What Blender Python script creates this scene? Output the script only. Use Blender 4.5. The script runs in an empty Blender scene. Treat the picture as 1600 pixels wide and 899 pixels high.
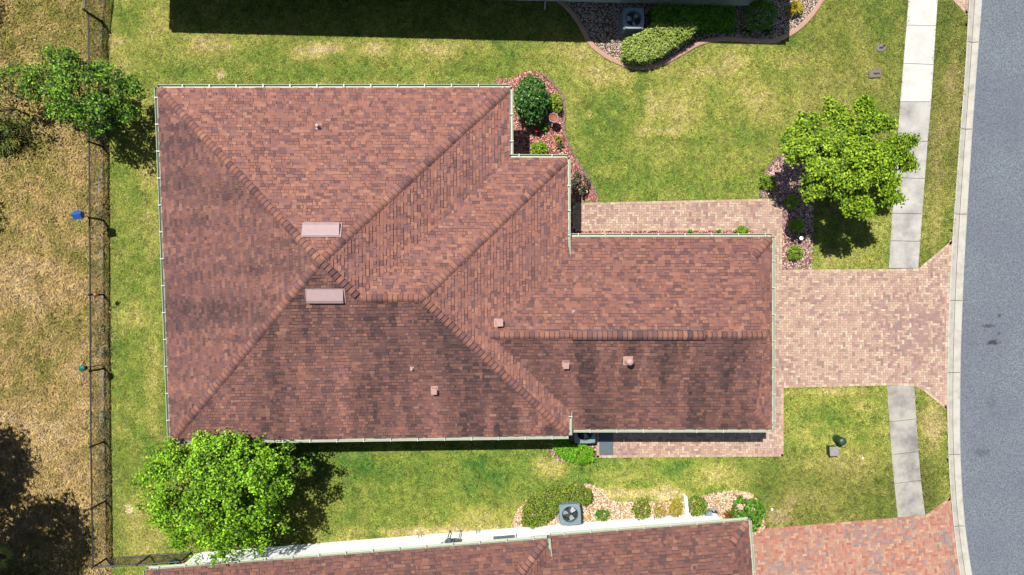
import bpy, math, random
import numpy as np
from mathutils import Vector, Matrix
from mathutils.geometry import tessellate_polygon

sc = bpy.context.scene
H = 28.0                    # drone height
S = 38.5                    # photograph pixels per metre on the ground

# ------------------------------------------------------------------ camera
cam = bpy.data.cameras.new('drone_camera')
cam.sensor_width = 36.0
cam.lens = 36.0 * H / (1600.0 / S)
cam.clip_start = 0.5
cam.clip_end = 2000
cam_o = bpy.data.objects.new('drone_camera', cam)
sc.collection.objects.link(cam_o)
cam_o.location = (0, 0, H)
cam_o.rotation_euler = (0, 0, 0)
sc.camera = cam_o

# ------------------------------------------------------------------ light
SUNX, SUNY = 0.24, -0.36    # shadow shift on the ground per metre of height
world = bpy.data.worlds.new('World')
sc.world = world
world.use_nodes = True
wn = world.node_tree
sky = wn.nodes.new('ShaderNodeTexSky')
sky.sky_type = 'NISHITA'
sky.sun_disc = False
sky.sun_elevation = math.atan2(1, math.hypot(SUNX, SUNY))
sky.sun_rotation = math.atan2(-SUNX, -SUNY)
sky.air_density = 1.0
sky.dust_density = 1.0
bg = wn.nodes['Background']
wn.links.new(sky.outputs[0], bg.inputs['Color'])
bg.inputs['Strength'].default_value = 0.075
sun = bpy.data.lights.new('sun', 'SUN')
sun.energy = 4.8
sun.angle = math.radians(0.53)
sun.color = (1.0, 0.96, 0.90)
sun_o = bpy.data.objects.new('sun', sun)
sc.collection.objects.link(sun_o)
sun_o.rotation_euler = Vector((SUNX, SUNY, -1)).to_track_quat('-Z', 'Y').to_euler()
sun_o.location = (-12, 18, 50)
vs = sc.view_settings
vs.view_transform = 'Standard'
vs.look = 'None'
vs.gamma = 1.0
vs.exposure = 1.0
vs.use_curve_mapping = False
sc.cycles.max_bounces = 6
sc.cycles.diffuse_bounces = 3
sc.cycles.transmission_bounces = 4

# ------------------------------------------------------------------ helpers
rng = np.random.default_rng(7)
R = random.Random(11)
COL = sc.collection.objects


def P(px, py, z=0.0):
    """photo pixel -> world point at height z"""
    f = (H - z) / H / S
    return Vector(((px - 800) * f, (450 - py) * f, z))


def PP(pts, z=0.0):
    return [P(a, b, z) for a, b in pts]


KALB = 0.345


def lin(c):
    c = np.asarray(c, float) / 255.0
    return np.where(c <= 0.04045, c / 12.92, ((c + 0.055) / 1.055) ** 2.4)


def A(r, g, b, k=1.0):
    """base colour of a surface that reads (r,g,b) in full sun"""
    return tuple(np.clip(lin((r, g, b)) * KALB * k, 0.002, 0.85))


def link(o, parent=None):
    COL.link(o)
    if parent is not None:
        o.parent = parent
    return o


def tag(o, label=None, cat=None, group=None, kind=None):
    if label: o['label'] = label
    if cat: o['category'] = cat
    if group: o['group'] = group
    if kind: o['kind'] = kind
    return o


def empty(name, loc=(0, 0, 0), rz=0.0, label=None, cat=None, group=None):
    o = bpy.data.objects.new(name, None)
    o.empty_display_size = 0.3
    o.location = loc
    o.rotation_euler = (0, 0, rz)
    link(o)
    return tag(o, label, cat, group)


class MB:
    """collects polygons, then links them as ONE mesh object"""
    def __init__(self):
        self.v = []; self.f = []; self.c = []

    def add(self, vs, fs, col=(1, 1, 1)):
        n = len(self.v)
        self.v += [tuple(p) for p in vs]
        for f in fs:
            self.f.append([i + n for i in f]); self.c.append(col)

    def poly(self, pts, col=(1, 1, 1)):
        self.add(pts, [list(range(len(pts)))], col)

    def box(self, cx, cy, cz, sx, sy, sz, rz=0.0, col=(1, 1, 1), bev=0.0, taper=1.0):
        c, s = math.cos(rz), math.sin(rz)
        vs = []
        hx, hy, hz = sx / 2, sy / 2, sz / 2
        if bev <= 0:
            rings = [(hx, hy, -hz), (hx * taper, hy * taper, hz)]
            per = lambda a, b: [(-a, -b), (a, -b), (a, b), (-a, b)]
        else:
            b_ = bev
            rings = [(hx - b_, hy - b_, -hz), (hx, hy, -hz + b_), (hx * taper, hy * taper, hz - b_), (hx * taper - b_, hy * taper - b_, hz)]
            def per(a, b):
                q = min(bev * 1.2, a * .9, b * .9)
                return [(-a, -b + q), (-a + q, -b), (a - q, -b), (a, -b + q), (a, b - q), (a - q, b), (-a + q, b), (-a, b - q)]
        n = 0
        for a, b, z in rings:
            ring = per(a, b); n = len(ring)
            vs += [(cx + x * c - y * s, cy + x * s + y * c, cz + z) for x, y in ring]
        fs = [list(range(n))[::-1], [len(vs) - n + i for i in range(n)]]
        for r in range(len(rings) - 1):
            for i in range(n):
                j = (i + 1) % n
                fs.append([r * n + i, r * n + j, (r + 1) * n + j, (r + 1) * n + i])
        self.add(vs, fs, col)

    def tube(self, pts, rad, seg=8, col=(1, 1, 1), cap=True):
        pts = [Vector(p) for p in pts]
        if not hasattr(rad, '__len__'): rad = [rad] * len(pts)
        vs = []
        for i, p in enumerate(pts):
            d = (pts[min(i + 1, len(pts) - 1)] - pts[max(i - 1, 0)]).normalized()
            a = d.orthogonal().normalized() if abs(d.z) < .9 else d.cross(Vector((1, 0, 0))).normalized()
            b = d.cross(a)
            for k in range(seg):
                t = 2 * math.pi * k / seg
                vs.append(p + (a * math.cos(t) + b * math.sin(t)) * rad[i])
        fs = []
        for i in range(len(pts) - 1):
            for k in range(seg):
                j = (k + 1) % seg
                fs.append([i * seg + k, i * seg + j, (i + 1) * seg + j, (i + 1) * seg + k])
        if cap:
            fs.append(list(range(seg))[::-1]); fs.append([len(vs) - seg + k for k in range(seg)])
        self.add(vs, fs, col)

    def lathe(self, c, prof, seg=20, col=(1, 1, 1), close=True):
        vs = []
        for r, z in prof:
            for k in range(seg):
                t = 2 * math.pi * k / seg
                vs.append((c[0] + r * math.cos(t), c[1] + r * math.sin(t), c[2] + z))
        fs = []
        for i in range(len(prof) - 1):
            for k in range(seg):
                j = (k + 1) % seg
                fs.append([i * seg + k, i * seg + j, (i + 1) * seg + j, (i + 1) * seg + k])
        if close:
            fs.append([len(vs) - seg + k for k in range(seg)])
        self.add(vs, fs, col)

    def sheet(self, pts, z, thick=0.0, col=(1, 1, 1)):
        """flat polygon (may be concave), with a skirt when thick"""
        pts = [Vector((p[0], p[1], z)) for p in pts]
        tris = tessellate_polygon([pts])
        area = sum((pts[i].x * pts[(i + 1) % len(pts)].y - pts[(i + 1) % len(pts)].x * pts[i].y) for i in range(len(pts)))
        fs = []
        for t in tris:
            a, b, c = [pts[i] for i in t]
            fs.append(list(t) if (b - a).cross(c - a).z > 0 else list(t)[::-1])
        self.add(pts, fs, col)
        if thick:
            n = len(pts)
            lo = [Vector((p.x, p.y, z - thick)) for p in pts]
            q = [[i, (i + 1) % n, n + (i + 1) % n, n + i] for i in range(n)]
            if area > 0: q = [x[::-1] for x in q]
            self.add(pts + lo, q, col)

    def build(self, name, mat, parent=None, smooth=False):
        me = bpy.data.meshes.new(name)
        me.from_pydata(self.v, [], self.f)
        at = me.color_attributes.new('Col', 'FLOAT_COLOR', 'CORNER')
        cnt = np.array([len(f) for f in self.f])
        c = np.ones((len(self.f), 4), np.float32)
        c[:, :3] = np.array(self.c, np.float32).reshape(-1, 3)
        at.data.foreach_set('color', np.repeat(c, cnt, axis=0).ravel())
        me.materials.append(mat)
        if smooth:
            me.polygons.foreach_set('use_smooth', np.ones(len(self.f), bool))
        me.update()
        return link(bpy.data.objects.new(name, me), parent)


def np_mesh(name, V, k, col, mat, parent=None):
    """V: (n*k,3) vertices, every k in a row one polygon; col per vertex"""
    V = np.ascontiguousarray(V, np.float32)
    n = len(V)
    me = bpy.data.meshes.new(name)
    me.vertices.add(n)
    me.vertices.foreach_set('co', V.ravel())
    me.loops.add(n)
    me.loops.foreach_set('vertex_index', np.arange(n, dtype=np.int32))
    me.polygons.add(n // k)
    me.polygons.foreach_set('loop_start', np.arange(0, n, k, dtype=np.int32))
    at = me.color_attributes.new('Col', 'FLOAT_COLOR', 'POINT')
    c = np.ones((n, 4), np.float32); c[:, :3] = col
    at.data.foreach_set('color', c.ravel())
    me.materials.append(mat)
    me.update(calc_edges=True)
    return link(bpy.data.objects.new(name, me), parent)


# value noise, vectorised
_perm = rng.random((256, 256)).astype(np.float32)


def vnoise(x, y):
    x = np.asarray(x, float); y = np.asarray(y, float)
    xi = np.floor(x).astype(int); yi = np.floor(y).astype(int)
    fx = x - xi; fy = y - yi
    fx = fx * fx * (3 - 2 * fx); fy = fy * fy * (3 - 2 * fy)
    g = lambda a, b: _perm[a & 255, b & 255]
    return (g(xi, yi) * (1 - fx) + g(xi + 1, yi) * fx) * (1 - fy) + (g(xi, yi + 1) * (1 - fx) + g(xi + 1, yi + 1) * fx) * fy


def fbm(x, y, o=4):
    s = 0; a = 0.5; t = 0
    x = np.asarray(x, float); y = np.asarray(y, float)
    for i in range(o):
        s = s + a * vnoise(x * 2 ** i + 17.3 * i, y * 2 ** i + 5.1 * i); t += a; a *= .5
    return s / t


def inside(x, y, poly):
    x = np.asarray(x); y = np.asarray(y)
    r = np.zeros(x.shape, bool)
    n = len(poly)
    for i in range(n):
        x1, y1 = poly[i][0], poly[i][1]; x2, y2 = poly[(i + 1) % n][0], poly[(i + 1) % n][1]
        if y1 == y2: continue
        c = (y1 > y) != (y2 > y)
        r ^= c & (x < (x2 - x1) * (y - y1) / (y2 - y1) + x1)
    return r


def polydist(x, y, poly, closed=True):
    d = np.full(np.shape(x), 1e9)
    n = len(poly)
    for i in range(n if closed else n - 1):
        x1, y1 = poly[i][0], poly[i][1]; x2, y2 = poly[(i + 1) % n][0], poly[(i + 1) % n][1]
        L = (x2 - x1) ** 2 + (y2 - y1) ** 2 + 1e-12
        t = np.clip(((x - x1) * (x2 - x1) + (y - y1) * (y2 - y1)) / L, 0, 1)
        d = np.minimum(d, np.hypot(x - x1 - t * (x2 - x1), y - y1 - t * (y2 - y1)))
    return d


# ------------------------------------------------------------------ materials
def base_mat(name, rough=0.8, spec=0.3, metal=0.0):
    m = bpy.data.materials.new(name); m.use_nodes = True
    b = m.node_tree.nodes['Principled BSDF']
    b.inputs['Roughness'].default_value = rough
    b.inputs['Specular IOR Level'].default_value = spec
    b.inputs['Metallic'].default_value = metal
    return m, m.node_tree, b


def N(nt, t, **kw):
    n = nt.nodes.new(t)
    for k, v in kw.items(): setattr(n, k, v)
    return n


def noise_node(nt, scale, detail=4, rough=.6, coord=None):
    n = N(nt, 'ShaderNodeTexNoise')
    n.inputs['Scale'].default_value = scale
    n.inputs['Detail'].default_value = detail
    n.inputs['Roughness'].default_value = rough
    if coord is None:
        g = N(nt, 'ShaderNodeNewGeometry'); coord = g.outputs['Position']
    nt.links.new(coord, n.inputs['Vector'])
    return n


def maprange(nt, src, a, b, c, d):
    m = N(nt, 'ShaderNodeMapRange')
    m.inputs[1].default_value = a; m.inputs[2].default_value = b
    m.inputs[3].default_value = c; m.inputs[4].default_value = d
    nt.links.new(src, m.inputs[0])
    return m.outputs[0]


def mixc(nt, fac, a, b, mode='MIX'):
    m = N(nt, 'ShaderNodeMix', data_type='RGBA', blend_type=mode)
    for sock, v in ((m.inputs[0], fac), (m.inputs[6], a), (m.inputs[7], b)):
        if isinstance(v, (int, float)): sock.default_value = v
        elif isinstance(v, tuple): sock.default_value = (*v[:3], 1)
        else: nt.links.new(v, sock)
    return m.outputs[2]


def attr_mat(name, rough=.85, spec=.25, var=.25, vscale=18, transl=0.0, bump=0.0, bscale=60):
    """base colour from the mesh's own colour attribute, broken up by noise"""
    m, nt, b = base_mat(name, rough, spec)
    a = N(nt, 'ShaderNodeAttribute', attribute_name='Col')
    col = a.outputs['Color']
    if var:
        n = noise_node(nt, vscale)
        f = maprange(nt, n.outputs['Fac'], .25, .75, 1 - var, 1 + var)
        vm = N(nt, 'ShaderNodeVectorMath', operation='SCALE')
        nt.links.new(col, vm.inputs[0]); nt.links.new(f, vm.inputs['Scale'])
        col = vm.outputs[0]
    nt.links.new(col, b.inputs['Base Color'])
    if bump:
        n2 = noise_node(nt, bscale, 3)
        bm = N(nt, 'ShaderNodeBump'); bm.inputs['Strength'].default_value = bump; bm.inputs['Distance'].default_value = .02
        nt.links.new(n2.outputs['Fac'], bm.inputs['Height']); nt.links.new(bm.outputs[0], b.inputs['Normal'])
    if transl:
        t = N(nt, 'ShaderNodeBsdfTranslucent'); nt.links.new(col, t.inputs['Color'])
        mx = N(nt, 'ShaderNodeMixShader'); mx.inputs[0].default_value = transl
        nt.links.new(b.outputs[0], mx.inputs[1]); nt.links.new(t.outputs[0], mx.inputs[2])
        nt.links.new(mx.outputs[0], nt.nodes['Material Output'].inputs['Surface'])
    return m


def plain(name, col, rough=.6, spec=.4, metal=0.0, var=.12, vscale=6, bump=0.0):
    m, nt, b = base_mat(name, rough, spec, metal)
    n = noise_node(nt, vscale)
    f = maprange(nt, n.outputs['Fac'], .3, .7, 0, 1)
    lo = tuple(c * (1 - var) for c in col); hi = tuple(min(c * (1 + var), .9) for c in col)
    nt.links.new(mixc(nt, f, lo, hi), b.inputs['Base Color'])
    if bump:
        n2 = noise_node(nt, 90, 3)
        bm = N(nt, 'ShaderNodeBump'); bm.inputs['Strength'].default_value = bump; bm.inputs['Distance'].default_value = .01
        nt.links.new(n2.outputs['Fac'], bm.inputs['Height']); nt.links.new(bm.outputs[0], b.inputs['Normal'])
    return m


M = {}
M['shingle'] = attr_mat('asphalt_shingle', .92, .15, .16, 55, bump=.25, bscale=160)
M['paver'] = attr_mat('concrete_paver', .9, .2, .14, 40, bump=.2, bscale=120)
M['sand'] = plain('joint_sand', A(214, 178, 156), .95, .1, var=.2, vscale=8)
M['grass'] = attr_mat('grass_blade', .65, .3, 0, transl=.25)
M['leaf'] = attr_mat('leaf', .6, .16, 0, transl=.2)
M['soil'] = attr_mat('soil', .95, .1, .3, 14, bump=.4, bscale=25)
M['chip'] = attr_mat('mulch_chip', .9, .15, .2, 30)
M['stone'] = attr_mat('river_stone', .8, .3, .15, 20)
M['bark'] = plain('bark', (.09, .065, .045), .95, .1, var=.35, vscale=14, bump=.6)
M['gutter'] = plain('gutter_paint', A(226, 234, 206), .45, .4, var=.07, vscale=5)
M['hanger'] = plain('hanger_metal', A(240, 238, 228), .45, .4)
M['stucco'] = plain('sage_stucco', (.44, .50, .40), .9, .2, var=.06, vscale=3, bump=.2)
M['white_stucco'] = plain('white_stucco', (.86, .87, .87), .9, .2, var=.04, vscale=2, bump=.2)
M['soffit'] = plain('soffit', A(205, 205, 190), .8, .2)
M['vent_paint'] = plain('vent_paint', A(200, 168, 166), .55, .3, var=.06)
M['pinkmetal'] = plain('pink_flashing', A(236, 190, 176), .55, .3, var=.08)
M['dark'] = plain('black_metal', (.012, .012, .013), .5, .4)
M['wire'] = plain('black_vinyl_wire', (.015, .015, .016), .5, .4)
M['grey_rail'] = plain('weathered_rail', A(120, 118, 122), .5, .4)
M['ac'] = plain('ac_cabinet', A(150, 172, 182), .5, .4, var=.07)
M['fan'] = plain('fan_blade', A(225, 228, 226), .45, .4)
M['ac_dark'] = plain('ac_interior', (.02, .022, .024), .7, .2)
M['white'] = plain('white_vinyl', (.8, .8, .79), .4, .4, var=.02)
M['blue'] = plain('blue_paint', A(45, 110, 205), .4, .4, var=.2)
M['teal'] = plain('teal_paint', A(30, 135, 115), .4, .4, var=.15)
M['orange'] = plain('orange_clay', A(232, 150, 95), .5, .4, var=.2)
M['terracotta'] = plain('terracotta', A(190, 92, 45), .6, .3, var=.2, vscale=12)
M['greycon'] = plain('grey_concrete', A(185, 178, 172), .9, .2, var=.15, vscale=10)
M['slate'] = plain('slate_mat', A(118, 132, 140), .85, .2, var=.1, vscale=25)
M['green_plastic'] = plain('green_plastic', A(46, 92, 66), .5, .4, var=.15)
M['red'] = plain('red_petal', A(225, 50, 35), .5, .3, var=.25, vscale=30)
M['glass'] = plain('window_glass', (.05, .075, .09), .08, .6)
M['meter'] = plain('meter_grey', A(140, 160, 170), .5, .4, metal=.2)
M['lidgrey'] = plain('meter_lid', A(152, 142, 132), .85, .2, var=.12, vscale=30)
M['lidmark'] = plain('meter_lid_mark', A(74, 68, 66), .8, .2, var=.2, vscale=50)
M['block'] = plain('mauve_block', A(168, 140, 128), .9, .2, var=.3, vscale=5)
M['kerbcon'] = plain('border_concrete', A(225, 182, 155), .9, .2, var=.12, vscale=7)


def road_mat():
    m, nt, b = base_mat('asphalt', .9, .25)
    sp = noise_node(nt, 16, 5, .85)
    big = noise_node(nt, .35, 3)
    c1 = mixc(nt, maprange(nt, sp.outputs['Fac'], .40, .62, 0, 1), A(104, 112, 122), A(166, 175, 184))
    c2 = mixc(nt, maprange(nt, big.outputs['Fac'], .35, .7, 0, .45), c1, A(116, 119, 132))
    # oil stains and tar spots, each with its own place on the road
    g = N(nt, 'ShaderNodeNewGeometry')
    wob = noise_node(nt, 9, 4)
    out = c2
    for px, py, rx, ry, amt in ((1553, 536, 10, 4, .85), (1546, 510, 9, 3, .6), (1562, 522, 3, 3, .6), (1535, 708, 14, 7, .35), (1563, 494, 3, 3, .6), (1550, 630, 9, 10, .2)):
        q = P(px, py)
        vm = N(nt, 'ShaderNodeVectorMath', operation='SUBTRACT'); nt.links.new(g.outputs['Position'], vm.inputs[0]); vm.inputs[1].default_value = (q.x, q.y, -.05)
        sc_ = N(nt, 'ShaderNodeVectorMath', operation='MULTIPLY'); nt.links.new(vm.outputs[0], sc_.inputs[0]); sc_.inputs[1].default_value = (S / rx, S / ry, 0)
        ln = N(nt, 'ShaderNodeVectorMath', operation='LENGTH'); nt.links.new(sc_.outputs[0], ln.inputs[0])
        ad = N(nt, 'ShaderNodeMath', operation='MULTIPLY_ADD'); nt.links.new(wob.outputs['Fac'], ad.inputs[0]); ad.inputs[1].default_value = 2.2; nt.links.new(ln.outputs['Value'], ad.inputs[2])
        out = mixc(nt, maprange(nt, ad.outputs[0], 1.7, 2.3, amt, 0), out, A(58, 58, 68))
    nt.links.new(out, b.inputs['Base Color'])
    bm = N(nt, 'ShaderNodeBump'); bm.inputs['Strength'].default_value = .5; bm.inputs['Distance'].default_value = .01
    nt.links.new(sp.outputs['Fac'], bm.inputs['Height']); nt.links.new(bm.outputs[0], b.inputs['Normal'])
    return m


def concrete_mat(name, clean, dirty, lo, hi, scale=1.6):
    m, nt, b = base_mat(name, .9, .2)
    n = noise_node(nt, scale, 6, .65); f = noise_node(nt, 40, 2)
    c = mixc(nt, maprange(nt, n.outputs['Fac'], lo, hi, 0, 1), clean, dirty)
    c = mixc(nt, maprange(nt, f.outputs['Fac'], .3, .7, 0, .16), c, (.25, .24, .22))
    nt.links.new(c, b.inputs['Base Color'])
    return m


M['road'] = road_mat()
M['walk_clean'] = concrete_mat('pavement_concrete', A(249, 247, 238, 1.05), A(232, 228, 216), .45, .75)
M['walk_dirty'] = concrete_mat('mildewed_concrete', A(216, 208, 194), A(150, 146, 142), .42, .68, 1.2)
M['walk_worn'] = concrete_mat('worn_concrete', A(234, 229, 218), A(168, 164, 158), .40, .72, 1.1)
M['kerb'] = concrete_mat('kerb_concrete', A(236, 230, 214), A(196, 190, 176), .45, .75, 2.5)
M['joint'] = plain('joint_dark', A(120, 112, 100), .95, .1)

# ------------------------------------------------------------------ plan outlines (from the photograph)
kerb_in = [(1521, -80), (1513, 0), (1508, 100), (1500, 200), (1493, 290), (1487, 375), (1483, 450), (1479.5, 560), (1479, 640), (1480.5, 700), (1484, 770), (1491, 840), (1499, 899), (1512, 980)]
kerb_out = [(1542, -80), (1536, 0), (1528, 100), (1519.5, 220), (1512, 340), (1506, 450), (1502, 560), (1501, 690), (1505, 780), (1512, 850), (1520, 899), (1535, 980)]


def resample(pl, n):
    p = np.array(pl, float)
    ys = np.linspace(p[0, 1], p[-1, 1], n)
    # smooth interpolation of x over y
    xs = np.interp(ys, p[:, 1], p[:, 0])
    k = np.ones(5) / 5
    xs2 = np.convolve(np.pad(xs, 2, mode='edge'), k, 'valid')
    xs2[:3] = xs[:3]; xs2[-3:] = xs[-3:]
    return list(zip(xs2, ys))


kerb_in_s = resample(kerb_in, 60); kerb_out_s = resample(kerb_out, 60)
walk_n = [(1426, -90), (1472, -90), (1464, 0), (1455, 150), (1448, 230), (1434, 420), (1388, 420), (1398, 270), (1406, 160), (1411, 100), (1419, 0)]
walk_s = [(1385, 603), (1428, 604), (1433, 690), (1438, 750), (1445, 806), (1402, 809), (1395, 740), (1390, 680)]
drive = [(1207, 311), (1222, 330), (1222, 422), (1388, 421), (1435, 420), (1487, 376), (1483, 450), (1479.5, 560), (1479, 641), (1443, 612), (1428, 604), (1385, 603), (1224, 607), (1224, 714), (932, 716), (932, 660), (1195, 660), (1195, 366), (1176, 366), (1176, 361), (895, 362), (895, 318)]
drive_s = [(1160, 829), (1402, 809), (1445, 806), (1484, 777), (1491, 840), (1499, 899), (1512, 980), (1160, 980)]
drive_n = [(1470, -90), (1521, -80), (1513, 0), (1511, 25), (1487, 0)]
bed_front = [(797, 124), (822, 112), (845, 115), (862, 130), (878, 150), (882, 175), (880, 208), (890, 230), (908, 262), (922, 285), (935, 314), (895, 318), (895, 362), (1176, 361), (1176, 380), (860, 380), (790, 300), (770, 200), (775, 124)]
bed_tree = [(1188, 309), (1192, 285), (1198, 266), (1213, 248), (1232, 236), (1252, 240), (1264, 262), (1270, 330), (1268, 421), (1222, 421), (1222, 330), (1207, 311)]
bed_ac = [(855, 690), (862, 712), (872, 722), (890, 722), (905, 728), (931, 719), (934, 650), (840, 650)]
bed_n_edge = [(856, -8), (872, 2), (887, 14), (905, 38), (922, 68), (945, 88), (975, 102), (1003, 107), (1035, 100), (1065, 84), (1095, 68), (1130, 62), (1165, 64), (1200, 66), (1216, 63), (1245, 47), (1268, 24), (1284, 0), (1290, -12)]
bed_n = bed_n_edge + [(1290, -60), (840, -60)]
bed_s = [(795, 845), (800, 818), (812, 793), (832, 774), (862, 762), (918, 757), (944, 768), (960, 784), (1010, 784), (1070, 784), (1098, 775), (1135, 768), (1168, 769), (1184, 782), (1192, 800), (1196, 825), (1160, 850), (800, 880)]
W = lambda pl, z=0.0: [(P(a, b, z).x, P(a, b, z).y) for a, b in pl]


def smooth_line(pl, n=6):
    """Catmull-Rom through pixel points"""
    p = [np.array(q, float) for q in pl]
    p = [2 * p[0] - p[1]] + p + [2 * p[-1] - p[-2]]
    out = []
    for i in range(1, len(p) - 2):
        for t in np.linspace(0, 1, n, endpoint=False):
            a, b, c, d = p[i - 1], p[i], p[i + 1], p[i + 2]
            out.append(.5 * ((2 * b) + (-a + c) * t + (2 * a - 5 * b + 4 * c - d) * t * t + (-a + 3 * b - 3 * c + d) * t ** 3))
    out.append(p[-2])
    return [tuple(q) for q in out]


bed_n_edge_s = smooth_line(bed_n_edge)
bed_n = bed_n_edge_s + [(1290, -60), (840, -60)]
front_edge = smooth_line([(845, 115), (862, 130), (878, 150), (882.5, 175), (881, 205), (890, 230), (908, 262), (922, 285), (935, 314)])
bed_front = [(797, 124), (822, 112)] + front_edge + bed_front[11:]
tree_edge = smooth_line([(1188, 309), (1192, 285), (1198, 266), (1213, 248), (1232, 236), (1252, 240), (1264, 262), (1270, 330), (1268, 421)])
bed_tree = tree_edge + [(1222, 421), (1222, 330), (1207, 311)]
bed_s = smooth_line(bed_s[:-2]) + bed_s[-2:]

w_walk_n, w_walk_s, w_drive, w_drive_s, w_drive_n = map(W, (walk_n, walk_s, drive, drive_s, drive_n))
w_bed_front, w_bed_tree, w_bed_ac, w_bed_n, w_bed_s = map(W, (bed_front, bed_tree, bed_ac, bed_n, bed_s))
w_kin = W(kerb_in_s); w_kout = W(kerb_out_s)
FENCE = W([(161, 37), (163, 345), (165, 690), (168, 872)])


def fence_x(y):
    ys = [q[1] for q in FENCE][::-1]; xs = [q[0] for q in FENCE][::-1]
    return np.interp(y, ys, xs)


def kerb_x(y):
    ys = [q[1] for q in w_kin][::-1]; xs = [q[0] for q in w_kin][::-1]
    return np.interp(y, ys, xs)


# ------------------------------------------------------------------ what grows where
# (photo x, y, radius x, radius y, amount)
DRY = [(1014, 155, 9, 36, .6), (1036, 205, 42, 9, .7), (1098, 150, 9, 36, .4), (1092, 113, 52, 13, .65), (1182, 170, 12, 40, .5), (498, 76, 42, 13, 1.25), (585, 78, 30, 13, .75), (690, 78, 70, 13, .55), (330, 72, 60, 13, .5), (240, 50, 30, 40, .35), (205, 95, 30, 25, .45), (345, 117, 7, 7, 1.2),
       (1055, 160, 48, 42, .42), (1020, 205, 25, 12, .4), (1100, 112, 40, 16, .5), (1190, 165, 30, 30, .42), (1330, 112, 60, 40, .38), (960, 118, 70, 14, .4), (1235, 95, 50, 14, .35),
       (1462, 290, 16, 120, .4), (1492, 110, 16, 80, .55), (1468, 235, 12, 70, .45), (1345, 175, 20, 20, .6), (690, 832, 130, 9, 1.1), (560, 845, 60, 8, .7), (760, 815, 60, 16, .5), (858, 735, 24, 22, .8), (1000, 771, 75, 12, 1.2), (1120, 742, 50, 18, .65),
       (985, 745, 60, 14, .45), (1340, 725, 60, 25, .35), (1250, 785, 50, 18, .45), (1458, 655, 18, 45, .65), (1290, 612, 80, 6, .6), (240, 600, 12, 100, .45), (236, 330, 14, 80, .4), (215, 500, 30, 20, .3),
       (202, 796, 8, 7, 1.3), (222, 830, 50, 60, .35), (200, 875, 40, 6, 1.0), (1215, 810, 25, 14, .8), (170, 70, 14, 18, .8), (190, 66, 10, 4, .9), (1330, 640, 40, 10, .3), (1290, 400, 12, 18, .4), (920, 180, 5, 5, .8), (1300, 155, 60, 20, .3), (900, 80, 50, 12, .3), (1140, 95, 60, 14, .35)]
LUSH = [(1003, 140, 7, 44, .8), (1108, 160, 8, 40, .6), (1045, 219, 70, 7, .7), (300, 115, 80, 14, .6), (520, 115, 130, 10, .6), (210, 25, 30, 25, .8), (700, 115, 90, 10, .35), (1290, 645, 50, 26, 1.1), (620, 735, 140, 22, .7), (780, 730, 70, 40, .8), (1060, 735, 45, 13, .8), (1240, 70, 60, 24, .3),
        (1380, 60, 30, 50, .35), (950, 190, 40, 60, .4), (1000, 280, 110, 22, .4), (1010, 130, 20, 30, .35), (1280, 720, 30, 25, .3), (190, 580, 30, 60, .4), (1330, 385, 60, 25, .3), (560, 775, 60, 15, .3), (1170, 690, 60, 20, .3), (830, 60, 80, 30, .2)]


def blobs(x, y, L, wob):
    px = x * S + 800; py = 450 - y * S
    out = np.zeros(np.shape(x))
    for cx, cy, rx, ry, a in L:
        d = np.hypot((px - cx) / rx, (py - cy) / ry) + (wob - .5) * 1.5
        out = np.maximum(out, a * np.clip(1.35 - d, 0, 1))
    return out


GC = [lin(c) for c in ((80, 124, 40), (133, 150, 57), (174, 172, 84), (204, 186, 126), (228, 210, 172))]


def lawn_col(x, y):
    """sun-lit grass colour (linear) and dryness"""
    wob = fbm(x * 1.1 + 40, y * 1.1 + 9, 4)
    big = fbm(x * .32 + 3, y * .32 + 8, 3)
    mid = fbm(x * 1.7 + 90, y * 1.7 + 31, 3)
    fine = fbm(x * 6 + 10, y * 6 + 55, 2)
    south = np.clip((-y - 4) / 3, 0, 1) * np.clip((10 - x) / 4, 0, 1)
    t = 1.42 + (big - .5) * 1.5 + (mid - .5) * 1.35 + (fine - .5) * .9 - .35 * south
    t = t + blobs(x, y, DRY, wob) * 1.9 - blobs(x, y, LUSH, wob) * .8
    t = np.clip(t, 0, 4)
    i = np.clip(np.floor(t).astype(int), 0, 3); f = (t - i)[..., None]
    T = np.array(GC)
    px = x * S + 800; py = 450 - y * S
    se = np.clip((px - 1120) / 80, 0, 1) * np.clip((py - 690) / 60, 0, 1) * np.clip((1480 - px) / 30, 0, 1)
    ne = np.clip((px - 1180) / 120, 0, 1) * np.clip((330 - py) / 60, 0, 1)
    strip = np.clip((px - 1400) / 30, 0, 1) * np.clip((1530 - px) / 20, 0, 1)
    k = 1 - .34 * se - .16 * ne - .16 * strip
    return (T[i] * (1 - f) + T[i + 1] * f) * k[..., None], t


FC = [lin(c) for c in ((108, 116, 50), (150, 142, 74), (184, 160, 106), (200, 176, 132), (170, 144, 114))]


def field_col(x, y):
    big = fbm(x * .5 + 23, y * .5 + 88, 3); mid = fbm(x * 2.1 + 9, y * 2.1 + 3, 3); fine = fbm(x * 7, y * 7 + 21, 2)
    t = 2.05 + (big - .5) * 2.6 + (mid - .5) * 2.4 + (fine - .5) * 1.2
    t = t - .9 * np.clip((y - 3) / 8, 0, 1)
    strip = np.clip(1 - np.abs(x - fence_x(y) + .15) / .4, 0, 1)
    t = t - strip * .8 * (mid > .5) + strip * .9 * (mid <= .5)
    t = np.clip(t, 0, 4)
    i = np.clip(np.floor(t).astype(int), 0, 3); f = (t - i)[..., None]
    T = np.array(FC)
    return T[i] * (1 - f) + T[i + 1] * f, t


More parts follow.
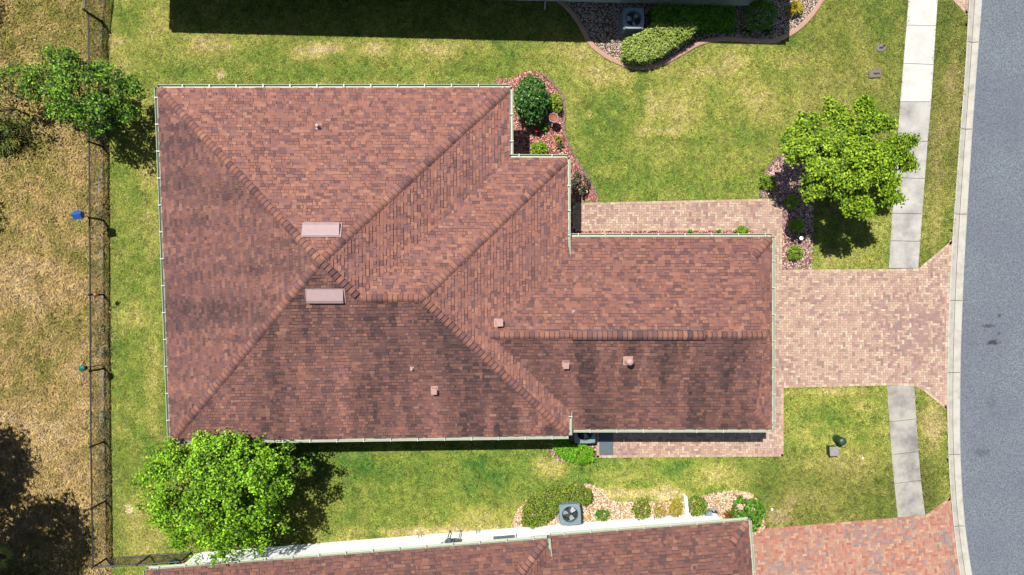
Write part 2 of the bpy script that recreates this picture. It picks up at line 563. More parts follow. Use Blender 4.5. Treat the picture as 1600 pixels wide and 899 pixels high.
# ------------------------------------------------------------------ ground sheet
xs = np.concatenate([[-400, -150, -60, -35, -26], np.arange(-23.5, 23.5, .14), [26, 35, 60, 150, 400]])
ys = np.concatenate([[-400, -150, -60, -30, -18], np.arange(-14, 14.01, .14), [18, 30, 60, 150, 400]])
gx, gy = np.meshgrid(xs, ys)
lc, lt = lawn_col(gx, gy)
fc, ft = field_col(gx, gy)
isf = (gx < fence_x(gy) + .12)
gcol = np.where(isf[..., None], fc * .75, lc * np.clip(.6 + .28 * (lt[..., None] - 2), .6, 1.05)) * KALB
outer = (np.abs(gx) > 23.4) | (np.abs(gy) > 14)
gcol[outer & ~isf] = A(138, 150, 72, .8); gcol[outer & isf] = A(170, 148, 98, .8)
gz = np.where(gx > kerb_x(gy) + .03, -.2, 0.0)
nx, ny = len(xs), len(ys)
gv = np.stack([gx, gy, gz], -1).reshape(-1, 3)
idx = np.arange(nx * ny).reshape(ny, nx)
quads = np.stack([idx[:-1, :-1], idx[:-1, 1:], idx[1:, 1:], idx[1:, :-1]], -1).reshape(-1, 4)
me = bpy.data.meshes.new('ground')
me.vertices.add(len(gv)); me.vertices.foreach_set('co', gv.astype(np.float32).ravel())
me.loops.add(quads.size); me.loops.foreach_set('vertex_index', quads.ravel().astype(np.int32))
me.polygons.add(len(quads)); me.polygons.foreach_set('loop_start', np.arange(0, quads.size, 4, dtype=np.int32))
at = me.color_attributes.new('Col', 'FLOAT_COLOR', 'POINT')
c4 = np.ones((len(gv), 4), np.float32); c4[:, :3] = gcol.reshape(-1, 3)
at.data.foreach_set('color', c4.ravel())
me.materials.append(M['soil']); me.update(calc_edges=True)
ground = tag(link(bpy.data.objects.new('ground', me)), kind='structure')

# ------------------------------------------------------------------ road, kerb, pavement
mb = MB()
rd = w_kout + [(60, w_kout[-1][1]), (60, w_kout[0][1])]
ext = [(w_kout[0][0] + 8, 200), (60, 200)]
mb.sheet(w_kout + [(w_kout[-1][0] + 9, -60), (60, -60), (60, 60), (w_kout[0][0] + 6, 60)], -.05)
tag(mb.build('road', M['road']), kind='structure')

mb = MB()
n = len(w_kin)
prof = [(0, .03), (.08, .035), (.45, -.05), (.52, -.055), (.93, -.035), (1.0, -.045)]
vs_ = []
for i in range(n):
    a = Vector((*w_kin[i], 0)); b = Vector((*w_kout[i], 0))
    for t, z in prof:
        q = a.lerp(b, t); vs_.append((q.x, q.y, z))
k = len(prof)
mb.add(vs_, [[i * k + j, i * k + j + 1, (i + 1) * k + j + 1, (i + 1) * k + j][::-1] for i in range(n - 1) for j in range(k - 1)])
tag(mb.build('kerb', M['kerb']), kind='structure')


def strip_between(a, b, w):
    a = Vector((a[0], a[1], 0)); b = Vector((b[0], b[1], 0))
    d = (b - a).normalized(); s = Vector((-d.y, d.x, 0)) * w / 2
    return [a + s, b + s, b - s, a - s]


def kin_px(py): return np.interp(py, [q[1] for q in kerb_in_s], [q[0] for q in kerb_in_s])
def kout_px(py): return np.interp(py, [q[1] for q in kerb_out_s], [q[0] for q in kerb_out_s])


mb = MB()
for py in (66, 202, 335, 470, 583, 711, 823):
    a = P(kin_px(py) + .5, py); b = P(kout_px(py) - .5, py)
    for t0, t1, z0, z1 in ((.02, .45, .037, -.046), (.45, .98, -.046, -.036)):
        p0 = a.lerp(b, t0); p1 = a.lerp(b, t1)
        w = .012
        mb.poly([(p0.x, p0.y - w, z0 + .006), (p1.x, p1.y - w, z1 + .006), (p1.x, p1.y + w, z1 + .006), (p0.x, p0.y + w, z0 + .006)])
# the flow line along the middle of the kerb
for i in range(n - 1):
    q = []
    for j, t in ((i, .47), (i, .50), (i + 1, .50), (i + 1, .47)):
        a = Vector((*w_kin[j], 0)).lerp(Vector((*w_kout[j], 0)), t); q.append((a.x, a.y, -.045))
    mb.poly(q[::-1])
tag(mb.build('kerb_joint', M['joint']), kind='structure')


def pavement(poly, joints, mats, split_py=None):
    """slab by slab with open joints"""
    L = W(poly)
    obs = []
    return obs


def slabs(left, right, ys_, mat_of):
    """left/right edge polylines in pixels; slabs between successive ys_"""
    lx = lambda y: np.interp(y, [q[1] for q in left], [q[0] for q in left])
    rx = lambda y: np.interp(y, [q[1] for q in right], [q[0] for q in right])
    for k_, mat in enumerate(('walk_clean', 'walk_dirty', 'walk_worn')):
        mb = MB()
        for i in range(len(ys_) - 1):
            if mat_of(i) != k_: continue
            (y0l, y0r), (y1l, y1r) = ys_[i], ys_[i + 1]
            g = .35
            pts = [P(lx(y1l), y1l - g), P(rx(y1r), y1r - g), P(rx(y0r), y0r + g), P(lx(y0l), y0l + g)]
            mb.sheet(pts, .035, .06)
        if mb.f:
            tag(mb.build('pavement', M[mat]), kind='structure')


left_n = [(1426, -90), (1419, 0), (1411, 100), (1406, 160), (1398, 270), (1388, 420)]
right_n = [(1472, -90), (1464, 0), (1455, 150), (1448, 230), (1434, 420)]
slabs(left_n, right_n, [(-90, -88), (-78, -76), (-18, -17), (40.5, 41.5), (100, 102), (160, 160), (221, 222), (278.5, 280), (334, 335), (377, 378), (420, 420)], lambda i: 0 if i < 5 else 2)
left_s = [(1385, 603), (1390, 680), (1395, 740), (1402, 809)]
right_s = [(1428, 604), (1433, 690), (1438, 750), (1445, 806)]
slabs(left_s, right_s, [(603, 603.5), (660, 655), (711, 706), (756, 751), (809, 806)], lambda i: 1)


# ------------------------------------------------------------------ pavers
def clip_poly(poly, inside_fn, inter_fn):
    out = []
    for i in range(len(poly)):
        a, b = poly[i], poly[(i + 1) % len(poly)]
        ia, ib = inside_fn(a), inside_fn(b)
        if ia: out.append(a)
        if ia != ib: out.append(inter_fn(a, b))
    return out


def pavers(name, poly, pal, grey_pal, z=.028, rz=0.0, seed=1, greyfn=None, bw=.096, border=True):
    r = random.Random(seed)
    mb = MB(); mb.sheet(poly, z - .012, .05)
    tag(mb.build(name, M['sand']), kind='structure')
    c, s = math.cos(rz), math.sin(rz)
    cx = sum(p[0] for p in poly) / len(poly); cy = sum(p[1] for p in poly) / len(poly)
    loc = [((p[0] - cx) * c + (p[1] - cy) * s, -(p[0] - cx) * s + (p[1] - cy) * c) for p in poly]
    x0 = int(min(p[0] for p in loc) / bw) - 2; x1 = int(max(p[0] for p in loc) / bw) + 2
    y0 = int(min(p[1] for p in loc) / bw) - 2; y1 = int(max(p[1] for p in loc) / bw) + 2
    br = []
    for i in range(x0, x1):
        for j in range(y0, y1):
            k = (i - j) % 4
            if k == 0: br.append((i * bw, j * bw, 2 * bw, bw))
            elif k == 3: br.append((i * bw, j * bw, bw, 2 * bw))
    br = np.array(br)
    mx = br[:, 0] + br[:, 2] / 2; my = br[:, 1] + br[:, 3] / 2
    ok = inside(mx, my, loc) & (polydist(mx, my, loc) > (.09 if border else .02))
    mb = MB()
    g = .005
    out = lambda x, y, zz: (cx + x * c - y * s, cy + x * s + y * c, zz)
    def brick(x, y, w, h, zz, col):
        b = .006
        lo = [(x + g, y + g), (x + w - g, y + g), (x + w - g, y + h - g), (x + g, y + h - g)]
        hi = [(x + g + b, y + g + b), (x + w - g - b, y + g + b), (x + w - g - b, y + h - g - b), (x + g + b, y + h - g - b)]
        v = [out(*p, zz - .012) for p in lo] + [out(*p, zz) for p in hi]
        mb.add(v, [[4, 5, 6, 7], [0, 1, 5, 4], [1, 2, 6, 5], [2, 3, 7, 6], [3, 0, 4, 7]], col)
    for (x, y, w, h) in br[ok]:
        wx, wy, _ = out(x + w / 2, y + h / 2, 0)
        gf = greyfn(wx, wy) if greyfn else 0
        p = r.choice(grey_pal if r.random() < gf else pal)
        v = .86 + .28 * r.random()
        brick(x, y, w, h, z + r.uniform(-.002, .002), tuple(a * v for a in p))
    if border:
        for i in range(len(loc)):
            a = Vector(loc[i]); b = Vector(loc[(i + 1) % len(loc)])
            L = (b - a).length
            if L < .5: continue
            d = (b - a) / L
            nrm = Vector((-d.y, d.x))
            mid = (a + b) / 2 + nrm * .05
            if not inside(np.array([mid.x]), np.array([mid.y]), loc)[0]: nrm = -nrm
            m_ = max(1, int(L / .21)); st = L / m_
            for q in range(m_):
                p0 = a + d * (q * st + g); p1 = a + d * ((q + 1) * st - g)
                p = r.choice(pal); v = .9 + .25 * r.random()
                pts = [p0, p1, p1 + nrm * .105, p0 + nrm * .105]
                zz = z + .005
                lo_ = [out(t.x, t.y, zz - .014) for t in pts]
                cc = sum((Vector(t) for t in pts), Vector((0, 0))) / 4
                hi_ = [out(*(t + (cc - t) * .06), zz) for t in pts]
                f = [[4, 5, 6, 7], [0, 1, 5, 4], [1, 2, 6, 5], [2, 3, 7, 6], [3, 0, 4, 7]]
                if (pts[1] - pts[0]).cross(pts[2] - pts[1]) < 0: f = [t[::-1] for t in f]
                mb.add(lo_ + hi_, f, tuple(t * v for t in p))
    return tag(mb.build(name + '_pavers', M['paver']), kind='structure')


def mute(pal, f):
    m_ = np.mean(np.array(pal), 0); return [tuple(np.array(c) * (1 - f) + m_ * f) for c in pal]


pal_d = mute([A(232, 194, 172), A(226, 182, 164), A(238, 206, 178), A(246, 222, 186), A(250, 232, 202), A(216, 172, 154), A(224, 188, 170), A(236, 200, 176), A(210, 170, 158)], .42)
grey_d = mute([A(190, 158, 154), A(200, 166, 156), A(204, 160, 148), A(182, 152, 148), A(216, 174, 158)], .42)
pal_s = mute([A(220, 150, 128), A(210, 138, 118), A(224, 164, 136), A(230, 180, 148), A(204, 128, 112), A(216, 166, 148), A(226, 190, 160)], .25)
grey_s = mute([A(178, 158, 154), A(190, 162, 154), A(170, 152, 152), A(204, 158, 144)], .4)


def grey_drive(x, y):
    px = x * S + 800; py = 450 - y * S
    t = float(fbm(x * .9 + 4, y * .9 + 2, 3))
    e = .12 + 1.6 * max(0, t - .5)
    e += .35 * max(0, min(1, (px - 1330) / 90)) * max(0, min(1, (600 - py) / 40)) * max(0, min(1, (py - 430) / 60))
    return min(.8, e)


def grey_south(x, y): return max(.05, min(.85, (float(fbm(x * 1.3 + 60, y * 1.3 + 12, 3)) - .45) * 2.4))


pavers('driveway', w_drive, pal_d, grey_d, greyfn=grey_drive, seed=3)
pavers('neighbour_driveway', w_drive_s, pal_s, grey_s, rz=math.radians(5), greyfn=grey_south, seed=5)
pavers('neighbour_driveway', w_drive_n, pal_d, grey_d, seed=6)

# ------------------------------------------------------------------ beds: base sheets + loose cover
def bed_sheet(name, poly, z, col):
    mb = MB(); mb.sheet(poly, z, .04, col)
    return tag(mb.build(name, M['soil']), kind='structure')


bed_sheet('mulch_bed', w_bed_front, .012, A(128, 84, 76))
bed_sheet('mulch_bed', w_bed_tree, .013, A(128, 90, 82))
bed_sheet('mulch_bed', w_bed_ac, .012, A(128, 90, 82))
bed_sheet('gravel_bed', w_bed_n, .012, A(120, 92, 74))
bed_sheet('gravel_bed', w_bed_s, .012, A(186, 150, 110))


def sample_poly(poly, density, margin=0.0, r=rng):
    xs_ = [p[0] for p in poly]; ys_ = [p[1] for p in poly]
    a = (max(xs_) - min(xs_)) * (max(ys_) - min(ys_))
    n = int(a * density)
    x = r.uniform(min(xs_), max(xs_), n); y = r.uniform(min(ys_), max(ys_), n)
    ok = inside(x, y, poly)
    if margin: ok &= polydist(x, y, poly) > margin
    return x[ok], y[ok]


def pick(pal, n, jit=.18, r=rng):
    p = np.array(pal)[r.integers(0, len(pal), n)]
    return p * (1 + r.uniform(-jit, jit, (n, 1)))


def unit(v): return v / np.maximum(np.linalg.norm(v, axis=-1, keepdims=True), 1e-9)


def leaf_quads(C, D, U, L, Wd, fold=.25):
    """diamond leaves: centre C, axis D, approximate normal U"""
    D = unit(D); Sd = unit(np.cross(D, U)); Nn = np.cross(Sd, D)
    L = L[:, None]; Wd = Wd[:, None]
    v = np.stack([C - D * L * .5, C + Sd * Wd * .5 + Nn * Wd * fold, C + D * L * .5, C - Sd * Wd * .5 + Nn * Wd * fold], 1)
    return v.reshape(-1, 3)


def chips(name, poly, density, pal, lab=None, zmin=.015, L=(.06, .15), Wd=(.022, .05)):
    x, y = sample_poly(poly, density)
    n = len(x)
    C = np.stack([x, y, rng.uniform(zmin, zmin + .035, n)], 1)
    a = rng.uniform(0, 2 * np.pi, n)
    D = np.stack([np.cos(a), np.sin(a), rng.normal(0, .25, n)], 1)
    U = np.stack([rng.normal(0, .3, n), rng.normal(0, .3, n), np.ones(n)], 1)
    V = leaf_quads(C, D, U, rng.uniform(*L, n), rng.uniform(*Wd, n), 0.0)
    o = np_mesh(name, V, 4, np.repeat(pick(pal, n, .38), 4, 0), M['chip'])
    return tag(o, kind='stuff')


def stones(name, poly, density, pal, smin=.03, smax=.06):
    x, y = sample_poly(poly, density)
    n = len(x)
    s = rng.uniform(smin, smax, (n, 1)) * np.stack([rng.uniform(.8, 1.4, n), rng.uniform(.7, 1.1, n), rng.uniform(.5, .8, n)], 1) * .5
    # rounded pebble: 10 verts -> 16 triangles
    base = []
    for k in range(4): base.append((math.cos(k * math.pi / 2) * .75, math.sin(k * math.pi / 2) * .75, .62))
    for k in range(4): base.append((math.cos(k * math.pi / 2 + .78), math.sin(k * math.pi / 2 + .78), -.1))
    base += [(0, 0, .95)]
    base = np.array(base)
    fs = []
    for k in range(4):
        j = (k + 1) % 4
        fs += [(8, k, j), (k, 4 + k, j), (4 + k, 4 + j, j)]
    a = rng.uniform(0, 2 * np.pi, n); ca, sa = np.cos(a), np.sin(a)
    V = base[None] * (1 + rng.uniform(-.15, .15, (n, 9, 1))) * s[:, None]
    V = np.stack([V[..., 0] * ca[:, None] - V[..., 1] * sa[:, None], V[..., 0] * sa[:, None] + V[..., 1] * ca[:, None], V[..., 2]], -1)
    V += np.stack([x, y, rng.uniform(.01, .035, n)], 1)[:, None]
    T = V[:, np.array(fs).ravel()].reshape(-1, 3)
    o = np_mesh(name, T, 3, np.repeat(pick(pal, n, .2), len(fs) * 3, 0), M['stone'])
    return tag(o, kind='stuff')


mulch_pal = [A(196, 134, 120, 1.7), A(170, 106, 96, 1.7), A(214, 160, 146, 1.7), A(140, 84, 78, 1.7), A(228, 188, 172, 1.7), A(186, 120, 100, 1.7), A(120, 72, 68, 1.7)]
mulch_pale = [A(190, 156, 144, 1.7), A(166, 130, 122, 1.7), A(208, 178, 164, 1.7), A(128, 92, 88, 1.7), A(222, 198, 184, 1.7), A(150, 112, 104, 1.7)]
chips('mulch', w_bed_front, 700, mulch_pal)
chips('mulch', w_bed_tree, 650, mulch_pale)
chips('mulch', w_bed_ac, 420, mulch_pale)
stones('gravel', w_bed_s, 620, [A(242, 214, 172, 1.3), A(232, 192, 140, 1.3), A(250, 236, 206, 1.3), A(214, 166, 116, 1.3), A(236, 200, 168, 1.3), A(206, 166, 134, 1.3), A(250, 240, 224, 1.3)], .04, .085)
stones('gravel', w_bed_n, 620, [A(232, 212, 188, 1.3), A(212, 184, 160, 1.3), A(246, 234, 218, 1.3), A(180, 152, 134, 1.2), A(224, 192, 168, 1.3), A(240, 228, 214, 1.3), A(150, 126, 112, 1.2)], .03, .06)


# ------------------------------------------------------------------ shingled roofs
def tri_clip(poly, tri):
    """poly list of (u,v) clipped by a CCW triangle"""
    for i in range(3):
        a, b = tri[i], tri[(i + 1) % 3]
        ex, ey = b[0] - a[0], b[1] - a[1]
        f = lambda p: ex * (p[1] - a[1]) - ey * (p[0] - a[0])
        out = []
        m = len(poly)
        for k in range(m):
            p, q = poly[k], poly[(k + 1) % m]
            fp, fq = f(p), f(q)
            if fp >= -1e-9: out.append(p)
            if (fp > 1e-9 and fq < -1e-9) or (fp < -1e-9 and fq > 1e-9):
                t = fp / (fp - fq); out.append((p[0] + (q[0] - p[0]) * t, p[1] + (q[1] - p[1]) * t))
        poly = out
        if len(poly) < 3: return []
    return poly


SH_PAL = [lin(c) * KALB for c in ((204, 144, 120), (194, 134, 116), (186, 128, 110), (178, 122, 108), (174, 126, 120), (164, 118, 114), (150, 110, 107), (136, 100, 100), (122, 94, 96), (210, 156, 132))]
_m = sum(SH_PAL) / len(SH_PAL); SH_PAL = [c * .74 + _m * .26 for c in SH_PAL]
SH_W = np.array([1.2, 1.6, 1.6, 1.5, 1.3, 1.1, 1.0, .7, .45, .5]); SH_W = SH_W / SH_W.sum()
EXPO = .118
EDGE = (.035, .026, .024)      # raw bituminous edge of a shingle


def shingle_face(mb, pts, e0, e1, seed, stain=None, k=1.0):
    """pts: 3-D polygon (planar), e0-e1 its eave edge; fills mb with courses of tabs"""
    r = np.random.default_rng(seed)
    pts = [Vector(p) for p in pts]; e0 = Vector(e0); e1 = Vector(e1)
    ud = (e1 - e0).normalized()
    nn = Vector((0, 0, 0))
    for i in range(len(pts)):
        nn += pts[i].cross(pts[(i + 1) % len(pts)])
    nn.normalize()
    if nn.z < 0: nn = -nn
    vd = nn.cross(ud)
    if vd.z < 0: ud = -ud; vd = nn.cross(ud)
    uv = [((p - e0).dot(ud), (p - e0).dot(vd)) for p in pts]
    tris = []
    for t in tessellate_polygon([[Vector((a, b, 0)) for a, b in uv]]):
        a, b, c = [uv[i] for i in t]
        if (b[0] - a[0]) * (c[1] - a[1]) - (b[1] - a[1]) * (c[0] - a[0]) < 0: b, c = c, b
        tris.append((a, b, c))
    tb = [(min(q[0] for q in t), max(q[0] for q in t), min(q[1] for q in t), max(q[1] for q in t)) for t in tris]
    u0 = min(a for a, b in uv); u1 = max(a for a, b in uv); v1 = max(b for a, b in uv)
    W3 = lambda u, v, h: e0 + ud * u + vd * v + nn * h
    row = 0
    v = -.025
    while v < v1:
        va, vb = v, v + EXPO
        u = u0 - r.uniform(0, .3)
        prev = .5
        while u < u1:
            w = r.choice([.08, .11, .14, .17, .21, .26])
            ua, ub = u, u + w; u = ub
            lift = (.010 if r.random() < .5 else .030) + r.uniform(-.003, .003)
            raised = lift > .022
            vga = va + (.024 if raised else .002); uga = ua + (.010 if raised else .0)
            um, vm = (ua + ub) / 2, (va + vb) / 2
            ci = r.choice(len(SH_PAL), p=SH_W)
            col = SH_PAL[ci] * (.93 + .14 * r.random()) * k
            if stain is not None:
                f, dark = stain(um, vm, W3(um, vm, 0)); f = f * r.uniform(.55, 1.0)
                col = col * (1 - f) + np.array(dark) * f
            for t, bb in zip(tris, tb):
                if bb[1] < ua or bb[0] > ub or bb[3] < va or bb[2] > vb: continue
                pg = tri_clip([(uga, vga), (ub, vga), (ub, vb), (uga, vb)], t)
                if not pg: continue
                hh = lambda q: .004 + lift * (1 - (q[1] - va) / EXPO)
                top = [W3(a, b, hh((a, b))) for a, b in pg]
                mb.poly(top, col)
                m = len(pg)
                for i in range(m):
                    p, q = pg[i], pg[(i + 1) % m]
                    if abs(p[1] - vga) < 1e-6 and abs(q[1] - vga) < 1e-6:
                        mb.poly([W3(p[0], p[1], -.004), W3(q[0], q[1], -.004), top[(i + 1) % m], top[i]], EDGE)
                    elif raised and ((abs(p[0] - uga) < 1e-6 and abs(q[0] - uga) < 1e-6) or (abs(p[0] - ub) < 1e-6 and abs(q[0] - ub) < 1e-6)):
                        mb.poly([W3(p[0], p[1], -.004), W3(q[0], q[1], -.004), top[(i + 1) % m], top[i]], EDGE)
        v += EXPO; row += 1


def caps(parts, p0, p1, nl, nr, seed, width=.155, lift=.0, stain=.0):
    """bent cap shingles along a hip or ridge from p0 (low) to p1; nl, nr: down-slope directions of the two faces"""
    mb = MB(); parts.append(mb)
    r = np.random.default_rng(seed)
    p0 = Vector(p0); p1 = Vector(p1)
    d = (p1 - p0); L = d.length; d.normalize()
    def perp(v):
        v = Vector(v); v = (v - d * v.dot(d)); return v.normalized()
    nl = perp(nl); nr = perp(nr)
    up = Vector((0, 0, 1))
    st = .175
    n = int(L / st)
    for i in range(n + 1):
        a = p0 + d * (i * st + .10); b = p0 + d * min(i * st + st + .10 - (.026 if i < n else 0), L + .02)
        if (b - a).dot(d) < .05: continue
        ha = .062 + lift + r.uniform(-.005, .005); hb = .046 + lift
        ci = r.choice(len(SH_PAL), p=SH_W)
        col = SH_PAL[ci] * (.85 + .25 * r.random()) * .93
        col = col * (1 - stain) + np.array(A(105, 82, 80)) * stain
        prof = []
        for t, hgt in ((-1, -.03), (-.66, .012), (-.27, .03), (.27, .03), (.66, .012), (1, -.03)):
            dirv = nl if t < 0 else nr
            prof.append((dirv * abs(t) * width, hgt))
        va = [a + o + up * (ha + h) for o, h in prof]; vb = [b + o + up * (hb + h) for o, h in prof]
        vl = [a + o + up * (h + .0) for o, h in prof]
        m = len(prof)
        mb.add(va + vb, [[j, j + 1, m + j + 1, m + j][::-1] for j in range(m - 1)], col)
        mb.add(va + vl, [[j, j + 1, m + j + 1, m + j] for j in range(m - 1)], EDGE)
        c_ = a + d * (st + .01) if i < n else b
        mb.add([a + o * .9 + up * (h + .014 + lift) for o, h in prof] + [c_ + o * .9 + up * (h + .014 + lift) for o, h in prof], [[j, j + 1, m + j + 1, m + j][::-1] for j in range(m - 1)], (.065, .045, .04))
        vk = [b + o + up * (h - .02) for o, h in prof]
        for j in (0, m - 1): mb.poly([va[j], vb[j], vk[j], vl[j]], EDGE)


def downdir(n2, p):
    """3-D unit vector pointing down a slope whose 2-D inward (uphill) normal is n2"""
    v = Vector((-n2[0], -n2[1], -p)); return v.normalized()


def gutter(p0, p1, out, parent, ends=(True, True), hang=.98, hoff=.5):
    """open metal trough hung on the eave p0-p1; out: outward 2-D direction"""
    p0 = Vector(p0); p1 = Vector(p1); o = Vector((out[0], out[1], 0)).normalized()
    prof = [(.012, .0), (.012, -.105), (.082, -.105), (.118, -.045), (.13, -.002), (.118, .004), (.108, -.002), (.104, -.042), (.074, -.096), (.022, -.096), (.022, 0)]
    mb = MB()
    v = [p0 + o * a + Vector((0, 0, b - .012)) for a, b in prof] + [p1 + o * a + Vector((0, 0, b - .012)) for a, b in prof]
    m = len(prof)
    fs = [[i, (i + 1) % m, m + (i + 1) % m, m + i] for i in range(m)]
    mb.add(v, fs)
    for e, q in zip(ends, (p0, p1)):
        if e:
            mb.poly([q + o * a + Vector((0, 0, b - .012)) for a, b in ((.012, -.002), (.012, -.105), (.082, -.105), (.118, -.045), (.128, -.002))])
    g = mb.build('gutter', M['gutter'], parent)
    d = (p1 - p0); L = d.length; d.normalize()
    rz = math.atan2(d.y, d.x)
    t = hoff
    while t < L - .15:
        h = bpy.data.objects.new('hanger', HANGER)
        h.location = p0 + d * t + o * .065 + Vector((0, 0, -.004)); h.rotation_euler = (0, 0, rz)
        link(h, g)
        t += hang
    return g


_mb = MB(); _mb.box(0, 0, 0, .034, .15, .012); _h = _mb.build('hanger', M['hanger']); HANGER = _h.data
bpy.data.objects.remove(_h)


def wall_prism(poly, z0, z1, mat, parent, name='wall'):
    mb = MB(); n = len(poly)
    v = [(p[0], p[1], z0) for p in poly] + [(p[0], p[1], z1) for p in poly]
    mb.add(v, [[i, (i + 1) % n, n + (i + 1) % n, n + i] for i in range(n)])
    return mb.build(name, mat, parent)


def soffit(mbs, mbf, poly, z):
    """flat soffit and fascia under an eave outline"""
    mbs.sheet(poly, z - .17)
    n = len(poly)
    for i in range(n):
        a, b = poly[i], poly[(i + 1) % n]
        mbf.poly([(a[0], a[1], z - .17), (b[0], b[1], z - .17), (b[0], b[1], z - .012), (a[0], a[1], z - .012)])


def offset_poly(poly, d):
    """inset a CCW polygon by d"""
    out = []
    n = len(poly)
    for i in range(n):
        a, b, c = Vector(poly[i - 1]), Vector(poly[i]), Vector(poly[(i + 1) % n])
        d1 = (b - a).normalized(); d2 = (c - b).normalized()
        n1 = Vector((-d1.y, d1.x)); n2 = Vector((-d2.y, d2.x))
        k = n1 + n2
        k = k / max(k.dot(n1), .2) * d
        out.append((b.x + k.x, b.y + k.y))
    return out


PITCH = .335


class Plane:
    def __init__(self, a, b, inner, z):
        self.a = Vector(a[:2]); d = (Vector(b[:2]) - self.a).normalized()
        n = Vector((-d.y, d.x))
        if (Vector(inner[:2]) - self.a).dot(n) < 0: n = -n
        self.n = n; self.z = z

    def h(self, p): return self.z + PITCH * (Vector(p[:2]) - self.a).dot(self.n)


def meet(A_, B_, C_):
    """plan point where three roof planes have equal height"""
    m = []; r_ = []
    for X, Y in ((A_, B_), (B_, C_)):
        m.append([PITCH * (X.n.x - Y.n.x), PITCH * (X.n.y - Y.n.y)])
        r_.append((Y.z - PITCH * Y.a.dot(Y.n)) - (X.z - PITCH * X.a.dot(X.n)))
    s_ = np.linalg.solve(np.array(m), np.array(r_))
    return Vector((s_[0], s_[1], A_.h(s_)))


def stain_streak(scale_u, scale_v, amt, off, dark=(96, 76, 76), lo=.42, hi=.72):
    dk = np.array(A(*dark))
    def f(u, v, p):
        uw = u + .25 * float(vnoise(v * 1.3 + off, u * .4))
        a = float(fbm(uw * scale_u + off, v * scale_v + off * 2, 4)); b = float(fbm(u * .25 + off * 3, v * .35 + 7, 2)); c = float(fbm(uw * 4.2 + off, v * .4 + off, 2))
        t = np.clip((.42 * a + .24 * b + .34 * c - lo) / (hi - lo), 0, 1)
        return amt * t, dk
    return f


def wing(x0, x1, y0, y1, z, west, east, mb, mbc, seed, stain_n=None, stain_s=None, stain_e=None, s=.7, k=1.0):
    """hip / dutch-gable wing over a rectangle; adds shingles and caps, returns base polygons"""
    yr = (y0 + y1) / 2; run = (y1 - y0) / 2; zr = z + run * PITCH
    faces = []
    wn = []; ws = []
    N_ = [(x0, y1, z)]; S_ = [(x0, y0, z)]
    def end(side, x, sg):
        if side == 'hip':
            return [(x, y1, z), (x - sg * run, yr, zr)], [(x, y0, z), (x - sg * run, yr, zr)]
        if side == 'dutch':
            zs = z + s * PITCH
            return [(x, y1, z), (x - sg * s, y1 - s, zs), (x - sg * (s - .12), yr, zr)], [(x, y0, z), (x - sg * s, y0 + s, zs), (x - sg * (s - .12), yr, zr)]
        return [(x, y1, z), (x, yr, zr)], [(x, y0, z), (x, yr, zr)]
    wN, wS = end(west, x0, -1); eN, eS = end(east, x1, 1)
    Nf = wN[::-1] + eN            # ridge..eaveW, eaveE..ridge
    Sf = wS[::-1] + eS
    faces += [Nf, Sf]
    shingle_face(mb, Nf, (x0, y1, z), (x1, y1, z), seed, stain_n, k)
    shingle_face(mb, Sf, (x0, y0, z), (x1, y0, z), seed + 1, stain_s, k)
    dn, ds = downdir((0, -1), PITCH), downdir((0, 1), PITCH)
    for side, x, sg, q in ((west, x0, -1, 2), (east, x1, 1, 3)):
        dd = downdir((-sg, 0), PITCH)
        if side == 'hip':
            a = (x - sg * run, yr, zr)
            f = [(x, y0, z), (x, y1, z), a]
            faces.append(f); shingle_face(mb, f, (x, y0, z), (x, y1, z), seed + q, stain_e, k)
            caps(mbc, (x, y1, z), a, dn, dd, seed + 10 + q); caps(mbc, (x, y0, z), a, ds, dd, seed + 20 + q)
        elif side == 'dutch':
            zs = z + s * PITCH
            f = [(x, y0, z), (x, y1, z), (x - sg * s, y1 - s, zs), (x - sg * s, y0 + s, zs)]
            faces.append(f); shingle_face(mb, f, (x, y0, z), (x, y1, z), seed + q, stain_e, k)
            caps(mbc, (x, y1, z), (x - sg * s, y1 - s, zs), dn, dd, seed + 10 + q); caps(mbc, (x, y0, z), (x - sg * s, y0 + s, zs), ds, dd, seed + 20 + q)
    return faces, (wN[-1], eN[-1])


def base_roof(name, faces, parent):
    mb = MB()
    for f in faces:
        mb.poly([(p[0], p[1], p[2] - .012) for p in f], (.05, .034, .030))
    return mb.build(name, M['shingle'], parent)


# ================================================================== the house
house = empty('single_storey_house', (0, 0, 0), 0, 'large house with reddish brown shingle roof and long garage wing', 'house')
ZM, ZG = 2.9, 2.65
TL = P(246, 138, ZM); TR = P(796, 137.5, ZM); RE = P(796.5, 247, ZM); EC = P(886, 247.5, ZM); SE = P(888.5, 681, ZM); SW = P(266.5, 689.5, ZM)
cen = (-5, 0)
pW = Plane(SW, TL, cen, ZM); pN = Plane(TL, TR, cen, ZM); pE1 = Plane(TR, RE, cen, ZM); pS = Plane(SW, SE, cen, ZM); pN2 = Plane(RE, EC, (-1, -2), ZM); pE2 = Plane(EC, SE, cen, ZM)
apex = (meet(pW, pN, pE1) + meet(pW, pS, pE1) + meet(pN, pE1, pS)) / 3
J = meet(pE1, pN2, pS); K = meet(pN2, pE2, pS)
roof_mb = MB(); cap_mb = []
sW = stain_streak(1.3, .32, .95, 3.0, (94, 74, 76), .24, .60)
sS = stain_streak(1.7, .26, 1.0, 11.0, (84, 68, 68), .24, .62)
sN = stain_streak(.7, .5, .35, 23.0, (150, 104, 100), .45, .75)
sE = stain_streak(.5, .9, .55, 31.0, (128, 92, 88), .45, .72)
F = {'N': [TL, TR, apex], 'W': [TL, apex, SW], 'E1': [TR, RE, J, apex], 'S': [SW, SE, K, J, apex], 'N2': [RE, EC, K, J], 'E2': [EC, SE, K]}
shingle_face(roof_mb, F['N'], TL, TR, 1, sN)
